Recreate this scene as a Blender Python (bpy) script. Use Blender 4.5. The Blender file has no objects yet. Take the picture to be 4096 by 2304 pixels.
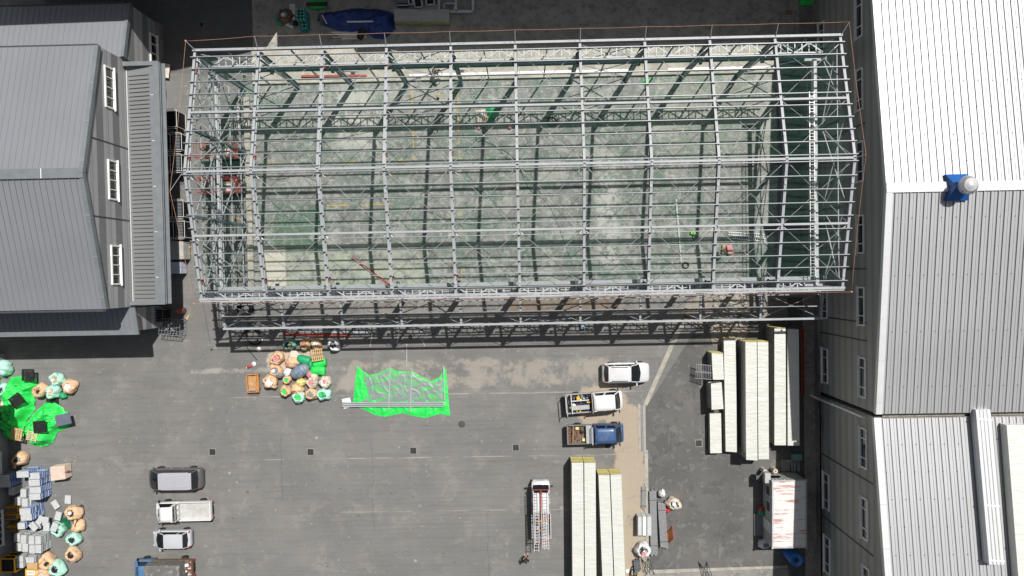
import bpy, bmesh, math, random
from mathutils import Vector, Matrix, Euler, noise
random.seed(7)
D = bpy.data
SC = bpy.context.scene
COL = SC.collection
PI = math.pi

# ---------------------------------------------------------------- camera, world, sun
cam = D.cameras.new('camera'); cam.lens = 24.0; cam.sensor_width = 36.0; cam.clip_end = 2000; cam.clip_start = .5
camo = D.objects.new('camera', cam); COL.objects.link(camo)
camo.location = (25.2045, 1.4473, 62.7639); camo.rotation_euler = (-0.0195, 0.0148, -0.0187)
SC.camera = camo
SUN = Vector((.33, .467, 1.0)).normalized()
elev = math.asin(SUN.z); azim = math.atan2(SUN.x, SUN.y)
w = D.worlds.new('World'); SC.world = w; w.use_nodes = True
nt = w.node_tree; bg = nt.nodes['Background']
sky = nt.nodes.new('ShaderNodeTexSky'); sky.sky_type = 'NISHITA'; sky.sun_disc = False
sky.sun_elevation = elev; sky.sun_rotation = azim
sky.dust_density = 2.5; hs = nt.nodes.new('ShaderNodeHueSaturation'); hs.inputs['Saturation'].default_value = .4; nt.links.new(sky.outputs[0], hs.inputs['Color']); nt.links.new(hs.outputs[0], bg.inputs[0]); bg.inputs[1].default_value = 0.05
sl = D.lights.new('sun', 'SUN'); sl.energy = 4.6; sl.angle = math.radians(.53); sl.color = (1, .965, .91)
so = D.objects.new('sun', sl); COL.objects.link(so); so.rotation_euler = (-SUN).to_track_quat('-Z', 'Y').to_euler(); so.location = (60, 60, 90)
SC.view_settings.view_transform = 'Standard'; SC.view_settings.look = 'None'
SC.view_settings.exposure = 0.12; SC.view_settings.gamma = 1.0
SC.render.engine = 'CYCLES'

# ---------------------------------------------------------------- from the survey photo's pixels to real ground points
_R = Euler(camo.rotation_euler, 'XYZ').to_matrix(); _C = Vector(camo.location)
def G(px, py, h=0.0):
    d = _R @ Vector(((px-2048)/2730.67, -(py-1152)/2730.67, -1)); t = (h-_C.z)/d.z
    p = _C + d*t; return Vector((p.x, p.y, h))

# ---------------------------------------------------------------- mesh helpers
class MB:
    def __init__(s): s.v = []; s.f = []; s.m = []; s.mats = []
    def mi(s, m):
        if m not in s.mats: s.mats.append(m)
        return s.mats.index(m)
    def add(s, vs, fs, m):
        o = len(s.v); k = s.mi(m); s.v += [Vector(p) for p in vs]
        for f in fs: s.f.append(tuple(i+o for i in f)); s.m.append(k)
    def box(s, c, d, m, rz=0, M=None):
        hx, hy, hz = d[0]/2, d[1]/2, d[2]/2
        P = [Vector((x, y, z)) for z in (-hz, hz) for x, y in ((-hx, -hy), (hx, -hy), (hx, hy), (-hx, hy))]
        if rz: R = Matrix.Rotation(rz, 3, 'Z'); P = [R @ p for p in P]
        P = [p+Vector(c) for p in P]
        if M is not None: P = [M @ p for p in P]
        s.add(P, [(3, 2, 1, 0), (4, 5, 6, 7), (0, 1, 5, 4), (1, 2, 6, 5), (2, 3, 7, 6), (3, 0, 4, 7)], m)
    def prism(s, poly, z0, z1, m, mside=None):
        n = len(poly); A = [(p[0], p[1], z0 if not callable(z0) else z0(p)) for p in poly]; B = [(p[0], p[1], z1 if not callable(z1) else z1(p)) for p in poly]
        s.add(A+B, [tuple(range(n, 2*n))], m); s.add(A+B, [tuple(reversed(range(n)))]+[(i, (i+1) % n, (i+1) % n+n, i+n) for i in range(n)], mside or m)
    def beam(s, a, b, w, h, m, up=(0, 0, 1)):
        a = Vector(a); b = Vector(b); d = (b-a).normalized(); u = Vector(up)
        if abs(d.dot(u)) > .99: u = Vector((0, 1, 0))
        x = d.cross(u).normalized(); u = x.cross(d).normalized()
        P = [q + x*sx*w/2 + u*su*h/2 for q in (a, b) for sx, su in ((-1, -1), (1, -1), (1, 1), (-1, 1))]
        s.add(P, [(3, 2, 1, 0), (4, 5, 6, 7), (0, 1, 5, 4), (1, 2, 6, 5), (2, 3, 7, 6), (3, 0, 4, 7)], m)
    def ibeam(s, a, b, w, h, m, up=(0, 0, 1), tf=.014, tw=.012):
        a = Vector(a); b = Vector(b); d = (b-a).normalized(); u = Vector(up)
        x = d.cross(u).normalized(); u = x.cross(d).normalized()
        o = u*(h/2-tf/2)
        s.beam(a+o, b+o, w, tf, m, up); s.beam(a-o, b-o, w, tf, m, up); s.beam(a, b, tw, h-2*tf, m, up)
    def chan(s, a, b, w, h, m, up=(0, 0, 1), t=.012):       # C purlin, open to one side
        a = Vector(a); b = Vector(b); d = (b-a).normalized(); u = Vector(up); x = d.cross(u).normalized(); u = x.cross(d).normalized()
        s.beam(a+u*(h/2), b+u*(h/2), w, t, m, up); s.beam(a-u*(h/2), b-u*(h/2), w, t, m, up); s.beam(a-x*(w/2-t/2), b-x*(w/2-t/2), t, h-t, m, up)
    def tube(s, pts, r, m, n=6, close=False, cap=True):
        pts = [Vector(p) for p in pts]; L = len(pts); rings = []
        rr = r if isinstance(r, (list, tuple)) else [r]*L
        pu = None
        for i, p in enumerate(pts):
            if close: t = pts[(i+1) % L]-pts[i-1]
            else: t = pts[min(i+1, L-1)]-pts[max(i-1, 0)]
            t = t.normalized() if t.length > 1e-9 else Vector((0, 0, 1))
            u = pu if pu is not None else (Vector((0, 0, 1)) if abs(t.z) < .9 else Vector((1, 0, 0)))
            x = t.cross(u)
            x = x.normalized() if x.length > 1e-6 else t.orthogonal().normalized()
            u = x.cross(t).normalized(); pu = u
            rings.append([p+(x*math.cos(2*PI*k/n)+u*math.sin(2*PI*k/n))*rr[i] for k in range(n)])
        V = [q for r_ in rings for q in r_]; F = []
        for i in range(L if close else L-1):
            j = (i+1) % L
            for k in range(n): F.append((i*n+k, i*n+(k+1) % n, j*n+(k+1) % n, j*n+k))
        if cap and not close: F += [tuple(reversed(range(n))), tuple((L-1)*n+k for k in range(n))]
        s.add(V, F, m)
    def lathe(s, prof, c, m, n=16, M=None):
        V = []; F = []
        for r, z in prof:
            for k in range(n): V.append(Vector((r*math.cos(2*PI*k/n), r*math.sin(2*PI*k/n), z)))
        for i in range(len(prof)-1):
            for k in range(n): F.append((i*n+k, i*n+(k+1) % n, (i+1)*n+(k+1) % n, (i+1)*n+k))
        F.append(tuple((len(prof)-1)*n+k for k in range(n))); F.append(tuple(reversed(range(n))))
        if M is not None: V = [M @ v for v in V]
        s.add([v+Vector(c) for v in V], F, m)
    def loft(s, secs, m, cap=True):
        n = len(secs[0]); V = [Vector(p) for q in secs for p in q]; F = []
        for i in range(len(secs)-1):
            for k in range(n-1): F.append((i*n+k, i*n+k+1, (i+1)*n+k+1, (i+1)*n+k))
            F.append((i*n+n-1, i*n, (i+1)*n, (i+1)*n+n-1))
        if cap: F += [tuple(range(n)), tuple(reversed(range((len(secs)-1)*n, len(secs)*n)))]
        s.add(V, F, m)
    def build(s, name, parent=None, smooth=False, bevel=0, M=None, auto=False):
        me = D.meshes.new(name); me.from_pydata([tuple((M @ v) if M is not None else v) for v in s.v], [], s.f)
        for m in s.mats: me.materials.append(m)
        me.polygons.foreach_set('material_index', s.m)
        bm = bmesh.new(); bm.from_mesh(me); bmesh.ops.recalc_face_normals(bm, faces=bm.faces[:]); bm.to_mesh(me); bm.free()
        if smooth: me.polygons.foreach_set('use_smooth', [True]*len(me.polygons))
        me.update()
        o = D.objects.new(name, me); COL.objects.link(o)
        if parent: o.parent = parent
        if bevel:
            b = o.modifiers.new('bevel', 'BEVEL'); b.width = bevel; b.segments = 2; b.limit_method = 'ANGLE'
        return o
def tag(o, label=None, cat=None, group=None, kind=None):
    if label: o['label'] = label
    if cat: o['category'] = cat
    if group: o['group'] = group
    if kind: o['kind'] = kind
    return o
def thing(name, label, cat, loc=(0, 0, 0), rz=0, group=None):
    o = D.objects.new(name, None); o.empty_display_size = .2; COL.objects.link(o); o.location = loc; o.rotation_euler = (0, 0, rz)
    return tag(o, label, cat, group)
def kids(o): return [c for c in D.objects if c.parent == o]
def dup(root, loc=None, rz=None, label=None, scale=None):
    def cp(o, par):
        c = o.copy(); COL.objects.link(c)
        if par: c.parent = par
        for k in kids(o): cp(k, c)
        return c
    r = cp(root, None)
    if loc is not None: r.location = loc
    if rz is not None: r.rotation_euler = (0, 0, rz)
    if label: r['label'] = label
    if scale: r.scale = scale
    return r
def one(mb, name, label, cat, group=None, **k): return tag(mb.build(name, **k), label, cat, group)

# ---------------------------------------------------------------- materials
class NT:
    def __init__(s, name):
        s.mat = D.materials.new(name); s.mat.use_nodes = True; s.t = s.mat.node_tree; s.b = s.t.nodes['Principled BSDF']
    def n(s, typ, **k):
        x = s.t.nodes.new(typ)
        for a, b in k.items(): setattr(x, a, b)
        return x
    def set(s, sock, v):
        if hasattr(v, 'is_output') or isinstance(v, bpy.types.NodeSocket): s.t.links.new(v, sock)
        else: sock.default_value = v
    def pos(s):
        return s.n('ShaderNodeNewGeometry').outputs['Position']
    def obj(s): return s.n('ShaderNodeTexCoord').outputs['Object']
    def scale(s, vec, sc, rot=0):
        m = s.n('ShaderNodeMapping'); s.set(m.inputs[0], vec); m.inputs['Scale'].default_value = sc; m.inputs['Rotation'].default_value = (0, 0, rot); return m.outputs[0]
    def noise(s, vec, sc=1, det=4, rough=.55, dist=0):
        x = s.n('ShaderNodeTexNoise'); s.set(x.inputs['Vector'], vec); x.inputs['Scale'].default_value = sc; x.inputs['Detail'].default_value = det
        x.inputs['Roughness'].default_value = rough; x.inputs['Distortion'].default_value = dist; return x.outputs[0]
    def crisp(s, vec, sc, thr, k=1., w=.018, det=9, rough=.72):
        return s.ramp(s.noise(vec, sc, det, rough), thr-w, thr+w, 0, k)
    def vor(s, vec, sc=1, feat='F1', out='Distance'):
        x = s.n('ShaderNodeTexVoronoi'); x.feature = feat; s.set(x.inputs['Vector'], vec); x.inputs['Scale'].default_value = sc; return x.outputs[out]
    def ramp(s, v, a, b, lo=0., hi=1.):
        x = s.n('ShaderNodeMapRange'); x.interpolation_type = 'SMOOTHSTEP'; s.set(x.inputs[0], v)
        x.inputs[1].default_value = a; x.inputs[2].default_value = b; x.inputs[3].default_value = lo; x.inputs[4].default_value = hi; return x.outputs[0]
    def math(s, op, a, b=0.):
        x = s.n('ShaderNodeMath', operation=op); s.set(x.inputs[0], a); s.set(x.inputs[1], b); return x.outputs[0]
    def mix(s, f, a, b, bt='MIX'):
        x = s.n('ShaderNodeMix', data_type='RGBA', blend_type=bt); s.set(x.inputs[0], f)
        for i, v in ((6, a), (7, b)): s.set(x.inputs[i], v if isinstance(v, bpy.types.NodeSocket) else (*v[:3], 1))
        return x.outputs[2]
    def sep(s, vec):
        x = s.n('ShaderNodeSeparateXYZ'); s.set(x.inputs[0], vec); return x.outputs
    def bump(s, h, st=.3, dist=.02):
        x = s.n('ShaderNodeBump'); x.inputs['Strength'].default_value = st; x.inputs['Distance'].default_value = dist; s.set(x.inputs['Height'], h); s.set(s.b.inputs['Normal'], x.outputs[0])
    def fin(s, col, rough=.7, metal=0., spec=None, coat=0.):
        s.set(s.b.inputs['Base Color'], col if isinstance(col, bpy.types.NodeSocket) else (*col[:3], 1)); s.set(s.b.inputs['Roughness'], rough); s.set(s.b.inputs['Metallic'], metal)
        if spec is not None: s.b.inputs['Specular IOR Level'].default_value = spec
        if coat: s.b.inputs['Coat Weight'].default_value = coat; s.b.inputs['Coat Roughness'].default_value = .12
        return s.mat
def sr(r, g, b):
    f = lambda c: ((c/255+.055)/1.055)**2.4 if c > 10 else c/255/12.92
    return (f(r), f(g), f(b))
def mul(c, k): return tuple(min(1, x*k) for x in c)
_mc = {}
def M(name, col, rough=.6, var=.12, sc=2., metal=0., spec=None, bump=0., bsc=30, coat=0., dirt=None, dsc=1.2, dlo=.55, dhi=.75):
    if name in _mc: return _mc[name]
    t = NT(name); p = t.pos()
    nz = t.noise(p, sc, 5, .6); c = t.mix(t.ramp(nz, .3, .7), mul(col, 1-var), mul(col, 1+var))
    if dirt: c = t.mix(t.ramp(t.noise(p, dsc, 6, .65, .4), dlo, dhi), c, dirt)
    if bump: t.bump(t.noise(p, bsc, 4, .6), bump, .03)
    _mc[name] = t.fin(c, rough, metal, spec, coat); return _mc[name]

# --- ground: asphalt yard with wear, tyre streaks, sand drifts
def boxmask(t, x, y, x0, x1, y0, y1, s=.5):
    a = t.math('MULTIPLY', t.ramp(x, x0-s, x0+s), t.ramp(x, x1-s, x1+s, 1, 0)); b = t.math('MULTIPLY', t.ramp(y, y0-s, y0+s), t.ramp(y, y1-s, y1+s, 1, 0))
    return t.math('MULTIPLY', a, b)
def ground_mat():
    t = NT('yard_asphalt'); p = t.pos(); X, Y, Z = t.sep(p)
    A = (.174, .1715, .167); n1 = t.noise(p, .18, 5, .6); c = t.mix(t.ramp(n1, .3, .7), mul(A, .88), mul(A, 1.1))
    c = t.mix(t.math('MULTIPLY', t.ramp(t.noise(t.scale(p, (.05, 1.3, 1)), 1.6, 6, .7), .42, .72), .34), c, mul(A, .66))
    c = t.mix(t.math('MULTIPLY', t.ramp(t.noise(t.scale(p, (.25, 3.4, 1)), 1.6, 6, .7), .5, .72), .22), c, mul(A, 1.35))
    c = t.mix(t.math('MULTIPLY', t.ramp(t.noise(p, .55, 8, .7, .6), .6, .74), .38), c, (.27, .262, .245))
    c = t.mix(t.math('MULTIPLY', t.ramp(t.noise(p, 1.1, 8, .75, .4), .6, .74), .5), c, (.085, .082, .08))
    
    c = t.mix(t.math('MULTIPLY', t.ramp(t.noise(t.scale(p, (1.6, .3, 1), .5), 2.2, 8, .75, .2), .66, .74), .4), c, (.36, .35, .33))
    v = t.vor(p, .8); c = t.mix(t.ramp(v, .035, .075, .75, 0), c, (.055, .053, .05))
    v = t.vor(t.scale(p, (1, 1, 1), .7), .33); c = t.mix(t.ramp(v, .03, .06, .6, 0), c, (.42, .4, .36))
    c = t.mix(t.crisp(p, .42, .57, .3, .03), c, (.27, .262, .245)); c = t.mix(t.crisp(t.scale(p, (.3, 1.6, 1)), 1.1, .56, .3, .03), c, (.12, .116, .112)); c = t.mix(t.crisp(p, 1.4, .62, .45), c, (.34, .33, .31)); c = t.mix(t.crisp(p, 2.6, .66, .5), c, (.07, .068, .065))
    wv = t.n('ShaderNodeTexWave'); wv.bands_direction = 'Y'; t.set(wv.inputs['Vector'], t.scale(p, (.1, 1, 1))); wv.inputs['Scale'].default_value = .75; wv.inputs['Distortion'].default_value = 3.; wv.inputs['Detail'].default_value = 3; wv.inputs['Detail Scale'].default_value = 1.2
    c = t.mix(t.math('MULTIPLY', t.ramp(wv.outputs[1], .35, .95), t.ramp(t.noise(p, .12, 3), .4, .6, 0, .14)), c, (.105, .102, .1))
    # long pale construction joints and hairline cracks
    for yy, x0, x1, wd, k in ((-9.45, -2, 36, .05, .6), (-15.3, -6, 36.4, .045, .55), (-20.3, 8, 36, .05, .35)):
        yn = t.math('ADD', Y, t.math('MULTIPLY', t.noise(p, .7, 3), .12)); d = t.math('ABSOLUTE', t.math('SUBTRACT', yn, yy+.06))
        m = t.math('MULTIPLY', t.ramp(d, wd*.5, wd*1.6, k, 0), boxmask(t, X, Y, x0, x1, yy-1, yy+1)); m = t.math('MULTIPLY', m, t.ramp(t.noise(p, .5, 4), .38, .6)); c = t.mix(m, c, (.4, .385, .35))
    for xx, y0, y1 in ((11.0, -22, -13), (21.6, -28, -20), (2.5, -19, -13)):
        xn = t.math('ADD', X, t.math('MULTIPLY', t.noise(p, .9, 6, .7), .9)); d = t.math('ABSOLUTE', t.math('SUBTRACT', xn, xx+.45))
        c = t.mix(t.math('MULTIPLY', t.ramp(d, .01, .03, .6, 0), boxmask(t, X, Y, xx-2, xx+2, y0, y1)), c, (.05, .05, .05))
    # sand
    sn = t.math('ADD', t.math('MULTIPLY', t.noise(p, .5, 10, .76, .2), 1.9), -.45); sand = t.mix(t.noise(p, 3, 5), (.36, .295, .22), (.45, .375, .285))
    m1 = t.math('ADD', boxmask(t, X, Y, 33.1, 36.4, -40, -11.2, .8), boxmask(t, X, Y, 29.5, 35.2, -13, -8.0, 1.9))
    m2 = boxmask(t, X, Y, 7, 34, -9.6, -5.6, 1.3); m3 = boxmask(t, X, Y, 1.2, 7.0, -7.6, -4.6, .9); m4 = boxmask(t, X, Y, -6, 9, -7.4, -6.5, .4)
    c = t.mix(t.ramp(t.math('SUBTRACT', t.math('MULTIPLY', m1, 1.05), sn), .18, .4, 0, .85), c, sand)
    c = t.mix(t.ramp(t.math('SUBTRACT', t.math('MULTIPLY', m2, .92), sn), .27, .5, 0, .62), c, (.35, .318, .27))
    c = t.mix(t.ramp(t.math('SUBTRACT', m3, sn), .2, .5, 0, .95), c, (.52, .42, .33))
    c = t.mix(t.ramp(t.math('SUBTRACT', m4, sn), .3, .6, 0, .6), c, (.38, .37, .34))
    # dark asphalt towards the back left corner, concrete dust by the slab edge
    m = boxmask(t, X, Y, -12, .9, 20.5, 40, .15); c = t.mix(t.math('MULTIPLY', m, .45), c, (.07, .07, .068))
    m = boxmask(t, X, Y, 5, 48, -3.2, .2, .6); c = t.mix(t.math('MULTIPLY', m, t.ramp(t.noise(p, .8, 7, .7, .7), .35, .62, 0, .8)), c, (.26, .25, .225))
    c = t.mix(t.math('MULTIPLY', boxmask(t, X, Y, 24, 34, -2.0, -.9, .25), t.ramp(t.noise(p, .7, 6, .7), .3, .6, 0, .8)), c, (.2, .13, .075))
    c = t.mix(t.ramp(t.noise(t.scale(p, (1, 1, 1)), 90, 2), .35, .65, 0, .14), c, (.3, .3, .29))
    t.bump(t.noise(p, 14, 8, .8), .35, .02)
    return t.fin(c, .9, 0, .25)
def slab_mat():
    t = NT('workshop_slab'); p = t.pos(); X, Y, Z = t.sep(p)
    base = t.mix(t.ramp(t.noise(p, .5, 7, .68, .6), .3, .7), (.25, .254, .245), (.17, .174, .167))
    east = t.ramp(X, 36, 47); 
    c = t.mix(t.ramp(t.noise(p, 1.9, 9, .78, .4), .5, .62, 0, .65), base, (.4, .405, .385))
    g = t.mix(t.noise(p, 3, 5), (.085, .145, .11), (.15, .215, .17))
    gm = t.ramp(t.noise(p, .16, 3, .5), .42, .52, .12, .9); gm = t.math('MULTIPLY', gm, t.crisp(p, .75, .49, .75, .03)); c = t.mix(gm, c, g); c = t.mix(t.crisp(t.scale(p, (1, 1, 1), .8), 1.5, .565, .5), c, (.42, .425, .4)); c = t.mix(t.crisp(t.scale(p, (1.5, .5, 1), .3), .8, .56, .5, .02), c, (.13, .128, .115)); c = t.mix(t.crisp(t.scale(p, (.5, 2.2, 1), -.5), 1.6, .6, .6), c, (.5, .48, .42))
    pg = t.math('MULTIPLY', boxmask(t, X, Y, 2.5, 7.3, 3.9, 8.3, .15), t.ramp(t.noise(p, 1.3, 8, .7, .6), .35, .55, .1, .9)); c = t.mix(pg, c, (.09, .15, .105))
    vd = t.vor(t.scale(p, (1, 1, 1)), 1.6, 'DISTANCE_TO_EDGE'); pl = t.math('MULTIPLY', t.ramp(vd, .01, .03, .5, 0), t.ramp(t.noise(p, .45, 4), .5, .6)); c = t.mix(pl, c, (.5, .47, .38))
    c = t.mix(t.crisp(p, .3, .57, .5, .03), c, (.43, .43, .4)); pw = t.math('ADD', boxmask(t, X, Y, 32.2, 34.2, 2, 12.5, .6), boxmask(t, X, Y, 8, 12, 13, 19, 1.)); c = t.mix(t.math('MULTIPLY', pw, t.crisp(p, .7, .49, .75, .03)), c, (.5, .5, .46))
    c = t.mix(t.ramp(t.noise(p, 1.3, 9, .78, .5), .58, .7, 0, .7), c, (.1, .097, .09))
    c = t.mix(t.math('MULTIPLY', boxmask(t, X, Y, 2, 16, .4, 4.2, .8), t.ramp(t.noise(p, .8, 6, .7), .35, .6, 0, .8)), c, (.42, .45, .35))
    c = t.mix(t.math('MULTIPLY', boxmask(t, X, Y, 1.2, 3.4, .3, 4.4, .1), .8), c, (.6, .57, .48))
    c = t.mix(t.math('MULTIPLY', boxmask(t, X, Y, 38, 60, 12, 20, 1.5), .18), c, (.42, .43, .34))
    for yy in [2.6, 6.1, 9.6, 13.1]:
        d = t.math('ABSOLUTE', t.math('SUBTRACT', Y, yy)); c = t.mix(t.ramp(d, .008, .03, .4, 0), c, (.1, .1, .09))
    t.bump(t.noise(p, 10, 8, .75), .3, .02)
    return t.fin(c, .82, 0, .35)
def conc_mat(name, a, b, stain, k=.5, sc=.5):
    t = NT(name); p = t.pos(); c = t.mix(t.ramp(t.noise(p, sc, 7, .65, .1), .3, .7), a, b)
    c = t.mix(t.ramp(t.noise(p, sc*1.6, 10, .74, .15), .52, .72, 0, k), c, stain); c = t.mix(t.crisp(p, sc*1.4, .55, .6), c, mul(a, .62)); c = t.mix(t.crisp(p, sc*4., .57, .5), c, stain); c = t.mix(t.crisp(t.scale(p, (2, .6, 1), .6), sc*2.2, .62, .4), c, mul(stain, 1.2))
    c = t.mix(t.ramp(t.vor(p, 1.3), .05, .1, .5, 0), c, mul(a, .45))
    t.bump(t.noise(p, 12, 8, .75), .35, .02); return t.fin(c, .88, 0, .3)
m_yard = ground_mat(); m_slab = slab_mat()
m_east = conc_mat('east_concrete', (.135, .132, .128), (.1, .099, .096), (.2, .195, .187), .5, .22)
m_north = conc_mat('north_concrete', (.44, .42, .38), (.32, .305, .275), (.16, .15, .135), .8, .45)
m_ledge = conc_mat('ledge_concrete', (.5, .475, .41), (.36, .345, .3), (.27, .255, .22), .5, .6)
m_kerb = conc_mat('kerb_concrete', (.3, .29, .26), (.22, .21, .19), (.14, .13, .12), .5, .9)
m_cream = conc_mat('pale_mortar', (.42, .4, .35), (.33, .31, .27), (.25, .23, .2), .5, 1.2)
m_rubble = conc_mat('rubble_earth', (.33, .3, .25), (.22, .2, .17), (.5, .46, .4), .5, 2)
# --- sheet metal
def band_mat(name, col, dark, period=1.1, frac=.42, rough=.5, fine=.0):
    t = NT(name); p = t.pos(); X, Y, Z = t.sep(p)
    f = t.math('FRACT', t.math('DIVIDE', Z, period)); m = t.math('MULTIPLY', t.ramp(f, 0, .04), t.ramp(f, frac, frac+.04, 1, 0))
    c = t.mix(m, col, dark)
    if fine:
        g = t.math('FRACT', t.math('DIVIDE', t.math('ADD', Z, .13), period)); c = t.mix(t.math('MULTIPLY', t.ramp(g, .72, .74), t.ramp(g, .8, .82, fine, 0)), c, dark)
        c = t.mix(t.math('MULTIPLY', t.ramp(g, .86, .88), t.ramp(g, .9, .92, fine, 0)), c, dark)
    c = t.mix(t.ramp(t.noise(p, .25, 5), .35, .7, 0, .22), c, mul(col, .75)); c = t.mix(t.ramp(t.noise(t.scale(p, (1, 3, .3)), 2, 6, .7), .55, .75, 0, .2), c, mul(col, 1.35))
    return t.fin(c, rough, .1, .4)
m_wallR = band_mat('grey_siding_east', (.34, .345, .33), (.265, .27, .262), 1.12, .42, .55)
m_wallL = band_mat('grey_siding_west', (.4, .405, .415), (.19, .193, .2), 2.2, .42, .6, .5)
def roof_mat(name, col, rough, metal, dirt=.15, spec=.5):
    t = NT(name); p = t.pos(); c = t.mix(t.ramp(t.noise(p, .12, 5), .3, .7), mul(col, .95), mul(col, 1.05))
    c = t.mix(t.ramp(t.noise(t.scale(p, (2.5, .18, 1)), 1.3, 6, .7), .5, .8, 0, dirt), c, mul(col, .72))
    v = t.vor(t.scale(p, (1.0, .45, 1)), 1.05); t.bump(t.noise(t.scale(p, (1.2, 3, 1)), 2.2, 3), .12, .02)
    return t.fin(c, rough, metal, spec)
m_roofW = roof_mat('white_roof_sheet', (.41, .418, .435), .46, .38, .2)
m_ribshade_pan = M('rib_shade_pan_line', (.2, .2, .205), .8, .1, 2)  # dark grey that paints the ribs' shaded side; also used for mid-pan lines
m_roofG = roof_mat('grey_roof_sheet', (.225, .237, .262), .5, .15, .2)
m_canroof = roof_mat('canopy_roof_sheet', (.225, .23, .236), .5, .15, .3)
m_trimG = M('grey_flashing', (.2, .22, .24), .45, .08, 1.5, .2)
m_trimD = M('dark_flashing', (.07, .073, .078), .5, .1, 1.5, .2)
m_trimW = M('white_flashing', (.6, .615, .63), .4, .04, 1, .15)
m_wht = M('white_paint', (.8, .8, .79), .4, .05, 2)
m_glassD = M('dark_glass', (.012, .014, .017), .08, .2, 3, 0, .6)
m_glassC = M('car_glass', (.012, .016, .018), .06, .2, 3, 0, .7)
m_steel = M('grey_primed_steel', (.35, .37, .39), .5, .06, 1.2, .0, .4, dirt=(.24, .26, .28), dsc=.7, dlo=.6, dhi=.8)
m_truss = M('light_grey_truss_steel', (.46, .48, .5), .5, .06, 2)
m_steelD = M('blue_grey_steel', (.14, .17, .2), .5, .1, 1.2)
m_galv = M('galvanised_steel', (.5, .51, .52), .4, .12, 6, .5)
m_purl = M('purlin_steel', (.3, .315, .335), .45, .05, 3, .15)
m_rod = M('brace_rod_steel', (.4, .41, .42), .45, .05, 3, .1)
m_red = M('red_primer', (.33, .055, .035), .6, .2, 2)
m_redp = M('red_machine_paint', (.5, .045, .035), .4, .15, 2, 0, .5)
m_org = M('orange_rope', (.42, .22, .15), .8, .3, 20)
m_orgp = M('orange_paint', (.6, .24, .05), .5, .2, 4, dirt=(.2, .13, .08))
m_yel = M('yellow_paint', (.75, .42, .02), .5, .15, 3)
m_line = M('worn_yellow_line', (.5, .34, .09), .8, .25, 6)
m_blk = M('black_plastic', (.018, .018, .02), .55, .3, 6)
m_rub = M('tyre_rubber', (.02, .02, .021), .85, .2, 8)
m_cable = M('black_cable', (.012, .012, .014), .6, .2, 5)
m_wood = M('pallet_wood', (.52, .35, .18), .85, .25, 6, bump=.2)
m_woodd = M('dark_timber', (.16, .1, .06), .85, .25, 5)
m_net = M('green_net', (.03, .16, .11), .8, .15, 3)
m_tarp = M('green_tarp', (.03, .62, .1), .45, .12, 1.5, 0, .4, bump=.8, bsc=2.6)
m_tarpd = M('teal_tarp', (.015, .32, .13), .45, .2, 1.5, 0, .4, bump=.9, bsc=4)
m_btarp = M('blue_tarp', (.02, .052, .22), .45, .25, 1.5, 0, .4, bump=.9, bsc=3.2)
m_tan = M('kraft_sack', (.66, .45, .28), .75, .12, 4, bump=.8, bsc=9)
m_tanl = M('pale_sack', (.62, .53, .45), .75, .12, 4, bump=.8, bsc=9)
m_mint = M('mint_sack', (.42, .72, .6), .65, .1, 3, bump=.8, bsc=8)
m_mintd = M('teal_sack', (.2, .44, .37), .65, .1, 3, bump=.8, bsc=8)
m_whts = M('white_sack', (.7, .71, .73), .6, .12, 3, bump=.9, bsc=9)
m_grys = M('grey_sack', (.2, .23, .27), .5, .2, 3, bump=.9, bsc=7)
m_brn = M('brown_sack', (.2, .09, .06), .8, .2, 3, bump=.9, bsc=8)
m_pink = M('pink_cloth', (.6, .26, .27), .75, .15, 3, bump=.6, bsc=10)
m_ysack = M('yellow_sack', (.66, .58, .22), .6, .1, 3, bump=.8, bsc=9)
m_coal = M('black_scrap', (.012, .012, .013), .5, .5, 10, bump=1., bsc=14)
m_card = M('cardboard', (.5, .33, .17), .85, .1, 4)
m_paper = M('white_paper', (.8, .8, .82), .7, .05, 4)
m_crG = M('grey_box_plastic', (.5, .52, .53), .55, .09, 5, dirt=(.36, .37, .38), dsc=4)
m_crGs = M('grey_box_side', (.36, .38, .39), .6, .12, 9)
def speck_mat():
    t = NT('blue_print_wrap'); p = t.pos(); c = t.mix(t.ramp(t.noise(t.scale(p, (2, 2, 4)), 3.4, 4, .7), .52, .6, 0, .85), (.02, .11, .38), (.5, .56, .65)); return t.fin(c, .4, 0, .5)
m_blueS = speck_mat()
def wrap_mat(name, a, b, bs=2.2):
    t = NT(name); p = t.pos(); c = t.mix(t.ramp(t.noise(t.scale(p, (.5, 3, 1)), 1.2, 4), .35, .7), a, b)
    h = t.noise(t.scale(p, (.45, 1.7, 1.5)), bs, 5, .6, .9); t.bump(h, .8, .07)
    t.fin(c, .33, 0, .6, .9); t.b.inputs['Coat Roughness'].default_value = .3; return t.mat
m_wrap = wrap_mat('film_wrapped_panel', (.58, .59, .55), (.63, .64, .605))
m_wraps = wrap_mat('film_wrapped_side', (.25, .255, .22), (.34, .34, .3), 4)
m_wrapc = wrap_mat('clear_wrap_dusty', (.4, .4, .38), (.5, .5, .48), 3)
m_wool = M('rock_wool_edge', (.5, .43, .16), .9, .2, 8)
def stripes_mat():
    t = NT('container_top_paint'); p = t.pos(); r = t.ramp(t.noise(t.scale(p, (.3, 3.6, 1)), 1.3, 6, .72, .2), .545, .585, 0, .85)
    mm = t.ramp(t.noise(p, .45, 2), .4, .5); c = t.mix(t.math('MULTIPLY', r, mm), (.66, .66, .655), (.46, .15, .12))
    c = t.mix(t.ramp(t.noise(p, 3, 5), .6, .75, 0, .3), c, (.4, .38, .35)); return t.fin(c, .5, 0, .4)
m_ctop = stripes_mat(); m_cside = M('container_side_paint', (.42, .43, .43), .5, .12, 2, dirt=(.25, .2, .18), dsc=1.8)
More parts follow.
